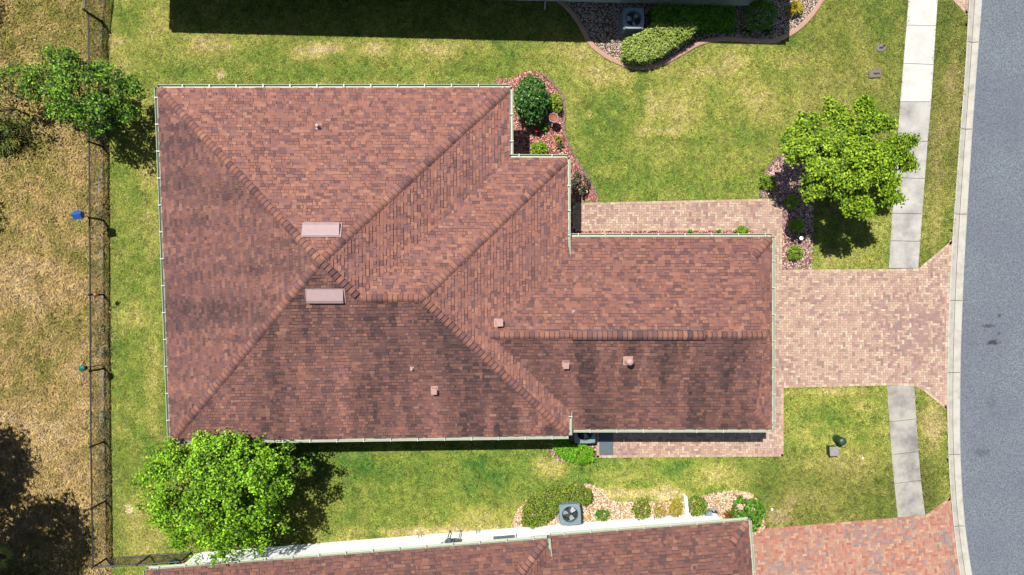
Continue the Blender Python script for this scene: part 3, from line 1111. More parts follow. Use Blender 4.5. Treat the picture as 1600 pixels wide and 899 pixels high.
shingle_face(roof_mb, F['W'], SW, TL, 2, sW)
shingle_face(roof_mb, F['E1'], TR, RE, 3, sE)
shingle_face(roof_mb, F['S'], SW, SE, 4, sS)
shingle_face(roof_mb, F['N2'], RE, EC, 5, sN)
shingle_face(roof_mb, F['E2'], EC, SE, 6, sE)
dd = lambda pl: downdir(pl.n, PITCH)
caps(cap_mb, TL, apex, dd(pW), dd(pN), 31)
caps(cap_mb, TR, apex, dd(pN), dd(pE1), 32)
caps(cap_mb, SW, apex, dd(pW), dd(pS), 33)
caps(cap_mb, J, apex, dd(pE1), dd(pS), 34)
caps(cap_mb, J, K, dd(pN2), dd(pS), 35)
caps(cap_mb, EC, K, dd(pN2), dd(pE2), 36)
caps(cap_mb, SE, K, dd(pS), dd(pE2), 37)
# garage wing
gN = P(1000, 371, ZG).y; gS = P(1000, 671, ZG).y; gE = P(1206, 450, ZG).x
gx0 = EC.x - 3.1
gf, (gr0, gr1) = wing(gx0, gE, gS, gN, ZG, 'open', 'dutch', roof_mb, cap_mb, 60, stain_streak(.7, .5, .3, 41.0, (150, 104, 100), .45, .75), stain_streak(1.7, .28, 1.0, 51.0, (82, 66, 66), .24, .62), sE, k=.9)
rx = lambda px: P(px, 527, gr0[2]).x
dn, ds = downdir((0, -1), PITCH), downdir((0, 1), PITCH)
yr = gr0[1]; zr = gr0[2]
xi = max(gx0, EC.x - (zr - ZM) / PITCH - .1)
caps(cap_mb, (xi, yr, zr), (rx(890), yr, zr), dn, ds, 70)
caps(cap_mb, (rx(890), yr, zr), (rx(1100), yr, zr), dn, ds, 71, width=.17, lift=.075)
caps(cap_mb, (rx(1100), yr, zr), (gr1[0] - .05, yr, zr), dn, ds, 72)
roof = roof_mb.build('roof', M['shingle'], house)
for c_ in cap_mb: c_.build('ridge_cap', M['shingle'], roof)
base_roof('roof_deck', list(F.values()) + gf, roof)
rv = MB()
for sg in (1, -1):
    d_ = dn if sg > 0 else ds
    for a, b in ((rx(890) + .1, rx(1100) + .06),):
        o = Vector((0, d_.y, d_.z)) * .19
        p_ = [Vector((a, yr, zr + .075)), Vector((b, yr, zr + .075))]
        q_ = [p + o for p in p_]
        dz = Vector((0, 0, -.06))
        rv.add([p_[0], p_[1], q_[1], q_[0], q_[0] + dz, q_[1] + dz], [[0, 1, 2, 3], [3, 2, 5, 4]])
        rv.poly([p_[0], q_[0], q_[0] + dz]); rv.poly([p_[1], q_[1], q_[1] + dz])
rv.build('ridge_vent', M['dark'], roof)
# gable wall over the dutch hip
mbg = MB(); s_ = .7; xg = gE - s_ - .12
mbg.poly([(xg, gS + s_ - .02, ZG + s_ * PITCH - .1), (xg, gN - s_ + .02, ZG + s_ * PITCH - .1), (xg, yr, zr - .03)])
mbg.build('gable_wall', M['stucco'], house)
# walls, soffits
main_plan = [(p.x, p.y) for p in (SW, SE, EC, RE, TR, TL)]
gar_plan = [(EC.x - .6, gS), (gE, gS), (gE, gN), (EC.x - .6, gN)]
wall_prism(offset_poly(main_plan, .48), 0, ZM - .17, M['stucco'], house)
wall_prism([(EC.x - 1.2, gS + .48), (gE - .48, gS + .48), (gE - .48, gN - .48), (EC.x - 1.2, gN - .48)], 0, ZG - .17, M['stucco'], house)
sf, fs_ = MB(), MB()
soffit(sf, fs_, main_plan, ZM); soffit(sf, fs_, gar_plan, ZG - .002)
sf.build('soffit', M['soffit'], house); fs_.build('fascia', M['gutter'], house)
gd = MB()
for k in range(4): gd.box(gE - .47, (gN + gS) / 2, .3 + k * .53, .05, 4.9, .51, bev=.012)
gd.build('garage_door', M['white'], house)
# gutters
def V2(p): return Vector((p.x, p.y, ZM))
gutter(TL, TR, (0, 1), house, hoff=.9)
gutter(SW, TL, -pW.n, house, hoff=.75)
gutter(TR, RE + Vector((0, .13, 0)), (1, 0), house, hoff=.95)
gutter(RE + Vector((.02, 0, 0)), EC, (0, 1), house, hoff=.32, hang=1.2)
g0 = P(888, 408, ZM)
gutter(EC, Vector((EC.x, g0.y, ZM)), (1, 0), house, hoff=1.0, hang=.9)
gutter(Vector((SE.x, P(888, 643, ZM).y, ZM)), SE, (1, 0), house, hoff=.2, hang=2)
gutter(SE, SW, -pS.n, house, hoff=.6)
gutter(Vector((EC.x + .14, gN, ZG)), Vector((gE, gN, ZG)), (0, 1), house, hoff=.3)
gutter(Vector((gE, gN, ZG)), Vector((gE, gS, ZG)), (1, 0), house, hoff=.88)
gutter(Vector((gE, gS, ZG)), Vector((SE.x + .05, gS, ZG)), (0, -1), house, hoff=.8)


def roof_pt(px, py, planes):
    """point on the roof under a photo pixel (lowest of the given planes)"""
    z = 3.5
    for _ in range(30):
        q = P(px, py, z); z = min(pl.h(q) for pl in planes)
    q = P(px, py, z); return Vector((q.x, q.y, z))


pGN = Plane((0, gN), (5, gN), (2, yr), ZG); pGS = Plane((0, gS), (5, gS), (2, yr), ZG)


def tilt(pl):
    n = Vector((-pl.n.x * PITCH, -pl.n.y * PITCH, 1)).normalized()
    return Vector((0, 0, 1)).rotation_difference(n).to_matrix().to_4x4()


def place(mb, q, M4=None):
    mb.v = [tuple(Vector(q) + ((M4 @ Vector(p)) if M4 else Vector(p))) for p in mb.v]


# off-ridge vents
for px, py, pl in ((503, 360, pN), (509, 463, pS)):
    q = roof_pt(px, py, (pl,))
    m = MB()
    sgn = 1 if pl is pN else -1
    # hood: low box with a sloping lip towards the eave
    L_, D_ = 1.22, .46
    y_up, y_dn = -sgn * D_ / 2, sgn * D_ / 2
    v = [(-L_ / 2, y_up, .0), (L_ / 2, y_up, .0), (L_ / 2, y_up, .05), (-L_ / 2, y_up, .05),
         (-L_ / 2, y_dn * .55, .14), (L_ / 2, y_dn * .55, .14), (-L_ / 2, y_dn, .12), (L_ / 2, y_dn, .12), (-L_ / 2, y_dn, .04), (L_ / 2, y_dn, .04), (-L_ / 2, y_dn * .8, .0), (L_ / 2, y_dn * .8, .0)]
    m.add(v, [[0, 1, 2, 3], [3, 2, 5, 4], [4, 5, 7, 6], [6, 7, 9, 8], [8, 9, 11, 10], [0, 3, 4, 6, 8, 10], [1, 11, 9, 7, 5, 2]])
    m.box(0, 0, .008, L_ + .12, D_ + .06, .012)
    place(m, q + Vector((0, 0, .02)), tilt(pl))
    m.build('roof_vent', M['vent_paint'], roof)
# square hooded exhaust vents
for px, py, pl, w in ((778, 505, pE2, .2), (679, 609, pS, .16), (884, 569, pGS, .16)):
    q = roof_pt(px, py, (pl,))
    m = MB(); m.box(0, 0, .1, w, w, .2, bev=.02); m.box(0, 0, .012, w + .1, w + .1, .02)
    m.box(0, 0, .215, w + .05, w + .05, .03, bev=.008)
    place(m, q, tilt(pl)); m.build('exhaust_vent', M['pinkmetal'], roof)
# plumbing pipes
for px, py, pl, r_, h_ in ((498, 199, pN, .06, .26), (644, 577, pS, .045, .16), (896, 488, pGN, .035, .12)):
    q = roof_pt(px, py, (pl,))
    m = MB(); m.box(0, 0, .01, r_ * 3.2, r_ * 3.8, .014)
    place(m, q + Vector((0, 0, .015)), tilt(pl))
    m.lathe(q, [(r_ * 1.9, .0), (r_ * 1.3, .07), (r_, .09), (r_, h_), (r_ * .8, h_ + .012), (r_ * .3, h_ + .015)], 14)
    m.build('vent_pipe', M['pinkmetal'], roof)
# round flue with a rain cap
q = roof_pt(981, 564, (pGS,))
m = MB(); m.box(0, 0, .012, .34, .34, .015); place(m, q + Vector((0, 0, .012)), tilt(pGS))
m.lathe(q, [(.15, .0), (.10, .12), (.075, .16), (.075, .42)], 16)
flue = m.build('flue', M['pinkmetal'], roof)
m = MB(); m.lathe(q, [(.07, .42), (.125, .43), (.13, .47), (.09, .53), (.02, .56)], 18); m.build('flue_cap', M['pinkmetal'], flue)

# ================================================================== neighbouring houses
def neighbour(origin, rz, label, wmat, xm0, xm1, dm, xg0, xg1, dg, seed, gut_hoff=.4):
    root = empty('neighbour_house', (origin[0], origin[1], 0), rz, label, 'house', None)
    mbr, mbc = MB(), []
    sn = stain_streak(.8, .5, .35, seed * 1.7, (140, 100, 98), .42, .72)
    f1, (r0, r1) = wing(xm0, xm1, -dm, 0, ZM, 'hip', 'hip', mbr, mbc, seed, sn, sn, sn, k=.72)
    caps(mbc, r0, r1, dn, ds, seed + 5)
    left = xg0 < xm0            # garage wing to the local west
    if left: f2, (q0, q1) = wing(xg0, xm0 + 2.9, -dg, 0, ZG, 'dutch', 'open', mbr, mbc, seed + 40, sn, sn, sn, k=.72)
    else: f2, (q0, q1) = wing(xm1 - 2.9, xg1, -dg, 0, ZG, 'open', 'dutch', mbr, mbc, seed + 40, sn, sn, sn, k=.72)
    caps(mbc, q0, q1, dn, ds, seed + 6)
    for m_ in (mbr,):
        rf = m_.build('roof', M['shingle'], root)
    for c_ in mbc: c_.build('ridge_cap', M['shingle'], rf)
    base_roof('roof_deck', f1 + f2, rf)
    mp = [(xm0, -dm), (xm1, -dm), (xm1, 0), (xm0, 0)]
    if left: gp = [(xg0, -dg), (xm0 + .6, -dg), (xm0 + .6, -.001), (xg0, -.001)]; gw = [(xg0 + .5, -dg + .5), (xm0 + 1.2, -dg + .5), (xm0 + 1.2, -.503), (xg0 + .5, -.503)]
    else: gp = [(xm1 - .6, -dg), (xg1, -dg), (xg1, -.001), (xm1 - .6, -.001)]; gw = [(xm1 - 1.2, -dg + .5), (xg1 - .5, -dg + .5), (xg1 - .5, -.503), (xm1 - 1.2, -.503)]
    wall_prism(offset_poly(mp, .5), 0, ZM - .17, wmat, root)
    wall_prism(gw, 0, ZG - .17, wmat, root)
    a, b = MB(), MB(); soffit(a, b, mp, ZM); soffit(a, b, gp, ZG - .002)
    a.build('soffit', M['soffit'], root); b.build('fascia', M['gutter'], root)
    xg = xg1 - .82 if not left else xg0 + .82
    mg = MB(); zz = ZG + .7 * PITCH; yy = -dg / 2
    mg.poly([(xg, -dg + .72, zz - .1), (xg, -.72, zz - .1), (xg, yy, ZG + dg / 2 * PITCH - .03)]); mg.build('gable_wall', wmat, root)
    gutter((xm0, 0, ZM), (xm1, 0, ZM), (0, 1), root, hoff=gut_hoff)
    xe = xm1 if not left else xm0; sg = 1 if not left else -1
    gutter((xe, 0, ZM), (xe, -.95, ZM), (sg, 0), root, hoff=.75)
    gutter((xm0 if not left else xm1, 0, ZM), (xm0 if not left else xm1, -dm, ZM), (-sg, 0), root)
    ge = xg1 if not left else xg0
    gutter((xe + sg * .14, 0, ZG), (ge, 0, ZG), (0, 1), root, hoff=.5)
    gutter((ge, 0, ZG), (ge, -dg, ZG), (sg, 0), root, hoff=.9)
    return root


so = P(855, 843, ZM)
south = neighbour((so.x, so.y), math.atan2(1.14, 14.57), 'white walled house with brown shingle roof and white gutters beside gravel bed', M['white_stucco'], -14.62, 0, 10.5, 0, 7.42, 7.2, 300)
north = neighbour((3.33, 11.07), math.pi - math.radians(1.35), 'sage green walled house beside the concrete edged hedge bed', M['stucco'], 0, 17.8, 11, -7.15, 0, 7.2, 400)


def south_local(px, py, z):
    q = P(px, py, z); d = q - so; a = math.atan2(1.14, 14.57)
    return d.x * math.cos(a) + d.y * math.sin(a)


# fittings on the white wall
x_ = south_local(703, 846, 1.3)
m = MB(); m.box(x_, -.42, 1.35, .38, .16, .5, bev=.02); m.box(x_ + .32, -.44, 1.3, .14, .12, .36, bev=.015)
em = m.build('electric_meter', M['meter'], south)
m = MB(); m.tube([(x_ - .12, -.40, 1.1), (x_ - .12, -.40, .05)], .022); m.tube([(x_ - .2, -.43, 1.5), (x_ - .34, -.42, 1.46), (x_ - .36, -.45, 1.2), (x_ - .2, -.43, 1.15)], .016)
m.tube([(x_ + .32, -.42, 1.1), (x_ + .32, -.42, .05)], .018)
m.build('conduit', M['meter'], em)
m = MB(); m.lathe((0, 0, 0), [(.09, 0), (.09, .06), (.07, .1), (.02, .11)], 16); m.v = [(x_ + p[0], -.335 + p[2], 1.42 + p[1]) for p in m.v]; m.build('meter_dial', M['glass'], em)
for px, w in ((787, .82),):
    xw = south_local(px, 840, 1.6)
    m = MB(); m.box(xw, -.5, 1.3, w, .05, .8)
    for k in range(9): m.box(xw, -.47, .94 + k * .09, w - .02, .03, .06)
    wn_ = m.build('window', M['meter'], south)
    m = MB()
    for dx in (-w / 2 - .03, w / 2 + .03): m.box(xw + dx, -.48, 1.3, .05, .08, .9)
    for z in (.87, 1.73): m.box(xw, -.475, z, w, .06, .05)
    m.build('frame', M['white'], wn_)
# pipes and taps low on the wall
for px, py in ((1022, 814), (1102, 811), (745, 843), (654, 838)):
    xw = south_local(px, py, .3)
    m = MB(); m.tube([(xw, -.5, .35), (xw, -.42, .35), (xw + .02, -.40, .25)], .018, 6); m.tube([(xw + .12, -.5, .28), (xw + .12, -.43, .28), (xw + .13, -.4, .2)], .014, 6)
    m.build('wall_tap', M['meter'], south)
# pale green downspout on the sage wall
m = MB(); m.box(-6.35, -.46, 1.25, .07, .06, 2.5); m.tube([(-6.35, -.44, .1), (-6.36, -.2, .04)], .035, 6); m.build('downspout', M['hanger'], north)
m = MB(); m.box(2.0, -.46, 1.25, .07, .06, 2.5); m.tube([(2.0, -.44, .1), (2.0, -.15, .04)], .035, 6); m.build('downspout', M['hanger'], north)

# ================================================================== chain-link fences
def fence(name, pts, h, label, post_r=.038, spacing=3.0, starts=True, rail='wire', postpts=None):
    root = empty(name, (pts[0][0], pts[0][1], 0), 0, label, 'fence')
    o = Vector((pts[0][0], pts[0][1], 0))
    loc = [Vector((p[0], p[1], 0)) - o for p in pts]
    m = MB()
    for a, b in zip(loc[:-1], loc[1:]):
        d = b - a; L = d.length; d.normalize()
        n_ = int((L + h) / .09)
        up = Vector((0, 0, 1))
        for sg in (1, -1):
            for i in range(n_):
                s0 = i * .09 - (h if sg > 0 else 0)
                s1 = s0 + h if sg > 0 else s0 - h + 0
                z0, z1 = .03, h - .02
                if sg < 0: s0 = i * .09; s1 = s0 - h
                ca, cb = max(0, min(L, s0)), max(0, min(L, s1))
                if abs(ca - cb) < .01: continue
                za = z0 + (z1 - z0) * (ca - s0) / (s1 - s0); zb = z0 + (z1 - z0) * (cb - s0) / (s1 - s0)
                off = Vector((-d.y, d.x, 0)) * .004 * sg
                m.tube([a + d * ca + up * za + off, a + d * cb + up * zb + off], .0038, 3, cap=False)
    m.build('chain_link_mesh', M['wire'], root)
    m = MB()
    for a, b in zip(loc[:-1], loc[1:]):
        m.tube([a + Vector((0, 0, h)), b + Vector((0, 0, h))], .03, 8)
    m.build('top_rail', M[rail], root)
    m = MB()
    for a, b in zip(loc[:-1], loc[1:]): m.tube([a + Vector((0, 0, .05)), b + Vector((0, 0, .05))], .03, 6)
    m.build('bottom_rail', M['wire'], root)
    pm = MB(); pm.tube([(0, 0, -.05), (0, 0, h + .05)], post_r, 10); pm.lathe((0, 0, h + .05), [(post_r, 0), (post_r * 1.3, .01), (post_r, .04), (.005, .06)], 10)
    first = None
    for q in (postpts or []):
        if first is None:
            first = pm.build('post', M['dark'], root); first.location = (q[0] - o.x, q[1] - o.y, 0)
        else:
            c = first.copy(); COL.link(c); c.parent = root; c.location = (q[0] - o.x, q[1] - o.y, 0)
    return root


posts = W([(161, 37), (161.5, 115), (162, 230), (163, 345), (163.5, 461), (164.5, 576), (165, 690), (166, 783), (168, 872)])
fence('chain_link_fence', FENCE, .98, 'long black chain link fence between dry field and green lawn', postpts=posts)
sf_ = W([(168, 872), (236, 868), (305, 863)])
fence('chain_link_fence', sf_, .98, 'short black chain link fence meeting the white walled house corner', postpts=W([(235, 868), (300, 863.5)]))
nf = W([(161, 37), (165, 0), (170, -60)])
fence('chain_link_fence', nf, 1.25, 'black chain link fence with grey top rail running past the green house', rail='grey_rail', postpts=W([(161.5, 35.5), (169, -50)]), post_r=.035)

# low broken edging strip at the foot of the long fence
m = MB()
pts_ = [P(157.2 + (q_ - 262) * .006, q_) for q_ in range(262, 716, 12)]
for a, b in zip(pts_[:-1], pts_[1:]):
    m.sheet([(a.x - .085, a.y), (b.x - .085, b.y), (b.x + .085, b.y), (a.x + .085, a.y)], .045 + R.uniform(-.012, .012), .06)
tag(m.build('concrete_edging', M['greycon']), 'worn grey concrete edging strip at the foot of the long fence', 'edging')

# birdhouses along the fence
def birdhouse(px, py, z, label, kind, mat):
    q = P(px, py, z)
    root = empty('birdhouse' if kind == 'house' else 'bird_feeder', (q.x, q.y, 0), .1, label, 'birdhouse' if kind == 'house' else 'bird feeder')
    m = MB(); m.tube([(0, 0, 0), (0, 0, z - .14)], .014, 8); m.build('pole', M['dark'], root)
    if kind == 'house':
        m = MB(); m.box(0, 0, z, .24, .24, .24, bev=.008); b = m.build('body', M[mat], root)
        m = MB()
        m.add([(-.16, -.16, z + .1), (.16, -.16, z + .1), (.16, .16, z + .1), (-.16, .16, z + .1), (-.16, 0, z + .22), (.16, 0, z + .22)],
              [[0, 1, 5, 4], [2, 3, 4, 5], [1, 2, 5], [3, 0, 4], [3, 2, 1, 0]]); m.build('roof', M[mat], root)
        m = MB(); m.lathe((0, 0, 0), [(.025, 0), (.03, .012), (.0, .013)], 14); m.v = [(p[0], -.121 - p[2], z + p[1]) for p in m.v]; m.build('entrance_hole', M['dark'], b)
    else:
        m = MB(); m.lathe((0, 0, z - .14), [(.02, 0), (.10, .01), (.10, .05), (.075, .06), (.075, .22), (.02, .23)], 16); m.build('seed_tray', M['dark'], root)
        m = MB(); m.lathe((0, 0, z + .06), [(.13, 0), (.13, .02), (.11, .06), (.03, .1), (.005, .12)], 12); m.build('roof', M[mat], root)
    return root


birdhouse(124, 337, 1.52, 'blue painted birdhouse on a thin pole by the long fence', 'house', 'blue')
birdhouse(130, 576, 1.32, 'bird feeder with teal green roof on a thin pole by the long fence', 'feeder', 'teal')
q = P(150, 461, 1.05)
rt = empty('hanging_ornament', (q.x, q.y, 0), 0, 'orange ornament hanging from a thin hook at the long fence', 'ornament')
m = MB(); m.tube([(-.34, -.02, 0), (-.34, -.02, 1.25), (-.28, -.02, 1.4), (-.15, -.01, 1.45), (-.03, 0, 1.36), (0, 0, 1.2)], .008, 6); m.build('hook', M['dark'], rt)
m = MB()
for k in range(6):
    t = k * math.pi / 3 + .3
    m.add([(0, 0, 1.16), (.05 * math.cos(t - .5), .05 * math.sin(t - .5), 1.05), (.16 * math.cos(t), .16 * math.sin(t), 1.08), (.05 * math.cos(t + .5), .05 * math.sin(t + .5), 1.05), (0, 0, .96)], [[0, 1, 2], [0, 2, 3], [1, 4, 2], [2, 4, 3]])
m.lathe((0, 0, .98), [(.01, 0), (.07, .04), (.08, .1), (.05, .17), (.008, .19)], 12)
m.build('clay_body', M['orange'], rt)

# ================================================================== air conditioners
def ac_unit(px, py, rz, label, ztop=.82, w=.84):
    q = P(px, py, ztop)
    root = empty('air_conditioner', (q.x, q.y, 0), rz, label, 'air conditioner', 'outdoor air conditioners beside the houses')
    m = MB(); m.box(0, 0, .04, w + .18, w + .16, .08, bev=.01); m.build('pad', M['greycon'], root)
    c = MB()
    # louvred sides
    hw = w / 2
    for sx, sy, rot in ((1, 0, 0), (-1, 0, math.pi), (0, 1, math.pi / 2), (0, -1, -math.pi / 2)):
        for k in range(14):
            z = .12 + k * (ztop - .2) / 14
            cx, cy = sx * (hw - .03), sy * (hw - .03)
            c.box(cx, cy, z + .02, .012 if sx else w - .14, .012 if sy else w - .14, .03)
    for sx in (1, -1):
        for sy in (1, -1):
            c.tube([(sx * (hw - .075), sy * (hw - .075), .08), (sx * (hw - .075), sy * (hw - .075), ztop - .05)], .072, 12)
    c.box(0, 0, .1, w - .02, w - .02, .05, bev=.01)
    # top plate: rounded square with a round opening
    n_ = 48; R0 = .31
    ring_o = []; ring_i = []
    for k in range(n_):
        t = 2 * math.pi * k / n_ + .0001
        ct, st = math.cos(t), math.sin(t)
        p_ = 5.0
        rr = hw / ((abs(ct) ** p_ + abs(st) ** p_) ** (1 / p_))
        ring_o.append((rr * ct, rr * st)); ring_i.append((R0 * ct, R0 * st))
    lay = [(ring_o, ztop - .07), (ring_o, ztop - .012), ([(a * .985, b * .985) for a, b in ring_o], ztop), ([(a * 1.06, b * 1.06) for a, b in ring_i], ztop + .004), (ring_i, ztop - .012), (ring_i, ztop - .2)]
    v = [(a, b, z) for ring, z in lay for a, b in ring]
    f = [[r_ * n_ + k, r_ * n_ + (k + 1) % n_, (r_ + 1) * n_ + (k + 1) % n_, (r_ + 1) * n_ + k] for r_ in range(len(lay) - 1) for k in range(n_)]
    c.add(v, f)
    c.build('cabinet', M['ac'], root)
    m = MB(); m.lathe((0, 0, .12), [(.3, 0), (.3, ztop - .35), (.29, ztop - .36)], 24, close=False); m.sheet([(R0 * math.cos(a * .3) * 1, R0 * math.sin(a * .3)) for a in range(21)], .2); m.build('coil', M['ac_dark'], root)
    fb = MB()
    for k in range(3):
        t = k * 2 * math.pi / 3 + .9
        pts = []
        for rr, da, dz in ((.06, -.45, .03), (.17, -.55, .05), (.275, -.42, .06), (.285, .30, -.03), (.17, .38, -.04), (.06, .5, -.02)):
            pts.append((rr * math.cos(t + da), rr * math.sin(t + da), ztop - .17 + dz))
        fb.add(pts, [[0, 1, 4, 5], [1, 2, 3, 4]])
    fan = fb.build('fan_blade', M['fan'], root)
    m = MB(); m.lathe((0, 0, ztop - .22), [(.07, 0), (.07, .09), (.05, .12), (.0, .125)], 16); m.build('motor', M['ac_dark'], root)
    g = MB()
    for rr in (.08, .13, .18, .23, .28): 
        pts = [(rr * math.cos(t), rr * math.sin(t), ztop - .01 + .02 * (1 - rr / .31)) for t in np.linspace(0, 2 * math.pi, 28)]
        g.tube(pts, .0028, 4, cap=False)
    for k in range(8):
        t = k * math.pi / 4
        g.tube([(.05 * math.cos(t), .05 * math.sin(t), ztop + .012), (.31 * math.cos(t), .31 * math.sin(t), ztop - .008)], .003, 4)
    g.build('fan_grille', M['ac'], root)
    return root


ac_unit(990, 29, 0, 'air conditioner half in shade beside the pale green hedge')
ac_unit(891, 805, .07, 'air conditioner on tan gravel between dark hedge and white wall')
ac_unit(914, 677, 0, 'air conditioner tucked under the garage eave beside the slate mat')
m = MB(); q = P(947, 690); m.box(q.x, q.y, .045, .55, 1.1, .05, bev=.008)
tag(m.build('slate_mat', M['slate']), 'flat blue grey slab on the pavers beside the air conditioner under the garage eave', 'slab')

# ================================================================== garden borders
def border(name, line, w, h, mat, label, z0=0.0):
    pts = [P(a, b) for a, b in line]
    m = MB(); vs_ = []
    prof = [(-w / 2, z0 - .02), (-w / 2, h * .75), (-w * .3, h), (w * .3, h), (w / 2, h * .75), (w / 2, z0 - .02)]
    for i, p in enumerate(pts):
        d = (pts[min(i + 1, len(pts) - 1)] - pts[max(i - 1, 0)]).normalized(); s_ = Vector((-d.y, d.x, 0))
        vs_ += [p + s_ * a + Vector((0, 0, b)) for a, b in prof]
    k = len(prof)
    m.add(vs_, [[i * k + j, i * k + j + 1, (i + 1) * k + j + 1, (i + 1) * k + j][::-1] for i in range(len(pts) - 1) for j in range(k - 1)])
    return tag(m.build(name, M[mat]), label, 'garden border')


border('garden_border', bed_n_edge_s, .19, .085, 'kerbcon', 'curving tan concrete border round the hedge bed of the green house')


def stone_border(name, line, label, w=.09, seg=.3):
    """edging blocks laid end to end: one border"""
    pts = [P(a, b) for a, b in line]
    m = MB(); acc = 0
    cum = [0]
    for a, b in zip(pts[:-1], pts[1:]): cum.append(cum[-1] + (b - a).length)
    def at_(s_):
        s_ = min(max(s_, 0), cum[-1])
        i = max(0, min(len(pts) - 2, int(np.searchsorted(cum, s_)) - 1)); t = (s_ - cum[i]) / max(cum[i + 1] - cum[i], 1e-6)
        return pts[i].lerp(pts[i + 1], t)
    s_ = 0
    while s_ < cum[-1]:
        a, b = at_(s_), at_(s_ + seg); d = b - a
        m.box((a.x + b.x) / 2, (a.y + b.y) / 2, .035 + R.uniform(-.008, .008), d.length * .95, w, .09, math.atan2(d.y, d.x), bev=.012)
        s_ += seg
    return tag(m.build(name, M['block']), label, 'garden border')


stone_border('block_border', front_edge, 'curving block border between the entrance mulch bed and the lawn')
stone_border('block_border', tree_edge[:26], 'curving block border round the mulch under the front yard tree')


# ================================================================== shrubs
GREEN = dict(
    lime=[A(138, 176, 28, 1.5), A(116, 160, 24, 1.5), A(160, 192, 40, 1.5), A(98, 140, 22, 1.4)],
    dark=[A(64, 122, 30, 1.5), A(46, 96, 26, 1.3), A(86, 140, 44, 1.5), A(32, 70, 24, 1.2), A(140, 172, 100, 1.5)],
    pale=[A(186, 204, 96, 1.35), A(170, 192, 84, 1.35), A(204, 216, 120, 1.35), A(150, 174, 68, 1.3), A(130, 158, 60, 1.3)],
    olive=[A(108, 136, 34, 1.75), A(84, 114, 28, 1.5), A(140, 160, 46, 1.8), A(60, 88, 24, 1.3), A(156, 166, 54, 1.8)],
    mid=[A(86, 140, 30, 1.5), A(100, 156, 36, 1.5), A(118, 168, 42, 1.5), A(72, 120, 28, 1.4)],
    bright=[A(106, 172, 22, 1.5), A(124, 190, 30, 1.5), A(90, 152, 20, 1.5), A(142, 200, 40, 1.5)],
    yellow=[A(170, 164, 36, 1.4), A(188, 174, 46, 1.4), A(142, 150, 32, 1.4), A(198, 164, 48, 1.4)],
    grey=[A(96, 104, 66), A(78, 90, 56), A(120, 124, 92), A(136, 134, 110)],
    red=[A(170, 96, 50), A(150, 116, 44), A(186, 132, 54), A(128, 120, 40)])


def foliage_cloud(clumps, n_per, spread, L, Wd, pal, centre, up=.9, jit=.3, r=rng, clump_jit=.28):
    """leaves around clump points; returns V, col"""
    m = len(clumps)
    C = np.repeat(clumps, n_per, 0) + r.normal(0, 1, (m * n_per, 3)) * spread
    n_ = len(C)
    outw = unit(C - centre)
    U = unit(outw * .5 + np.array([0, 0, up]) + r.normal(0, .45, (n_, 3)))
    D = np.cross(U, r.normal(0, 1, (n_, 3)))
    V = leaf_quads(C, D, U, r.uniform(*L, n_), r.uniform(*Wd, n_))
    cj = np.repeat(1 + r.uniform(-clump_jit, clump_jit, (m, 1)), n_per, 0)
    col = np.array(pal)[r.integers(0, len(pal), n_)] * cj * (1 + r.uniform(-jit, jit, (n_, 1)))
    return V, np.repeat(col, 4, 0)


def shrub(px, py, rpx, rpy, h, pal, label, cat='shrub', name='round_shrub', leaf=.06, dens=1.0, group=None, pz=None, rz=0.0, lump=.1):
    """clipped or loose shrub whose crown shows at photo pixel (px,py) with half-sizes rpx, rpy"""
    zc = h * .62 if pz is None else pz
    q = P(px, py, zc); rx_, ry_ = rpx / S * (H - zc) / H, rpy / S * (H - zc) / H
    root = empty(name, (q.x, q.y, 0), rz, label, cat, group)
    m_ = max(40, int(260 * dens * (rx_ * ry_ + rx_ * h) / (leaf / .06) ** 2 * 1.3))
    d = unit(rng.normal(0, 1, (m_ * 2, 3))); d = d[d[:, 2] > -.45][:m_]
    rad = 1 + (vnoise(d[:, 0] * 2.5 + px, d[:, 1] * 2.5 + py) - .5) * 2 * lump
    sh = rng.uniform(.72, 1.0, (len(d), 1)) * rad[:, None]
    C = d * sh * np.array([rx_, ry_, h * .5]) + np.array([0, 0, h * .5])
    C[:, 2] = np.maximum(C[:, 2], .03)
    V, col = foliage_cloud(C, 7, leaf * .55, (leaf * .8, leaf * 1.4), (leaf * .45, leaf * .8), GREEN[pal], np.array([0, 0, h * .35]))
    np_mesh('foliage', V, 4, col, M['leaf'], root)
    m = MB()
    for k in range(5):
        t = k * 1.26
        m.tube([(0, 0, 0), (rx_ * .3 * math.cos(t), ry_ * .3 * math.sin(t), h * .35), (rx_ * .55 * math.cos(t), ry_ * .55 * math.sin(t), h * .62)], [.022, .015, .006], 6)
    m.build('stem', M['bark'], root)
    return root


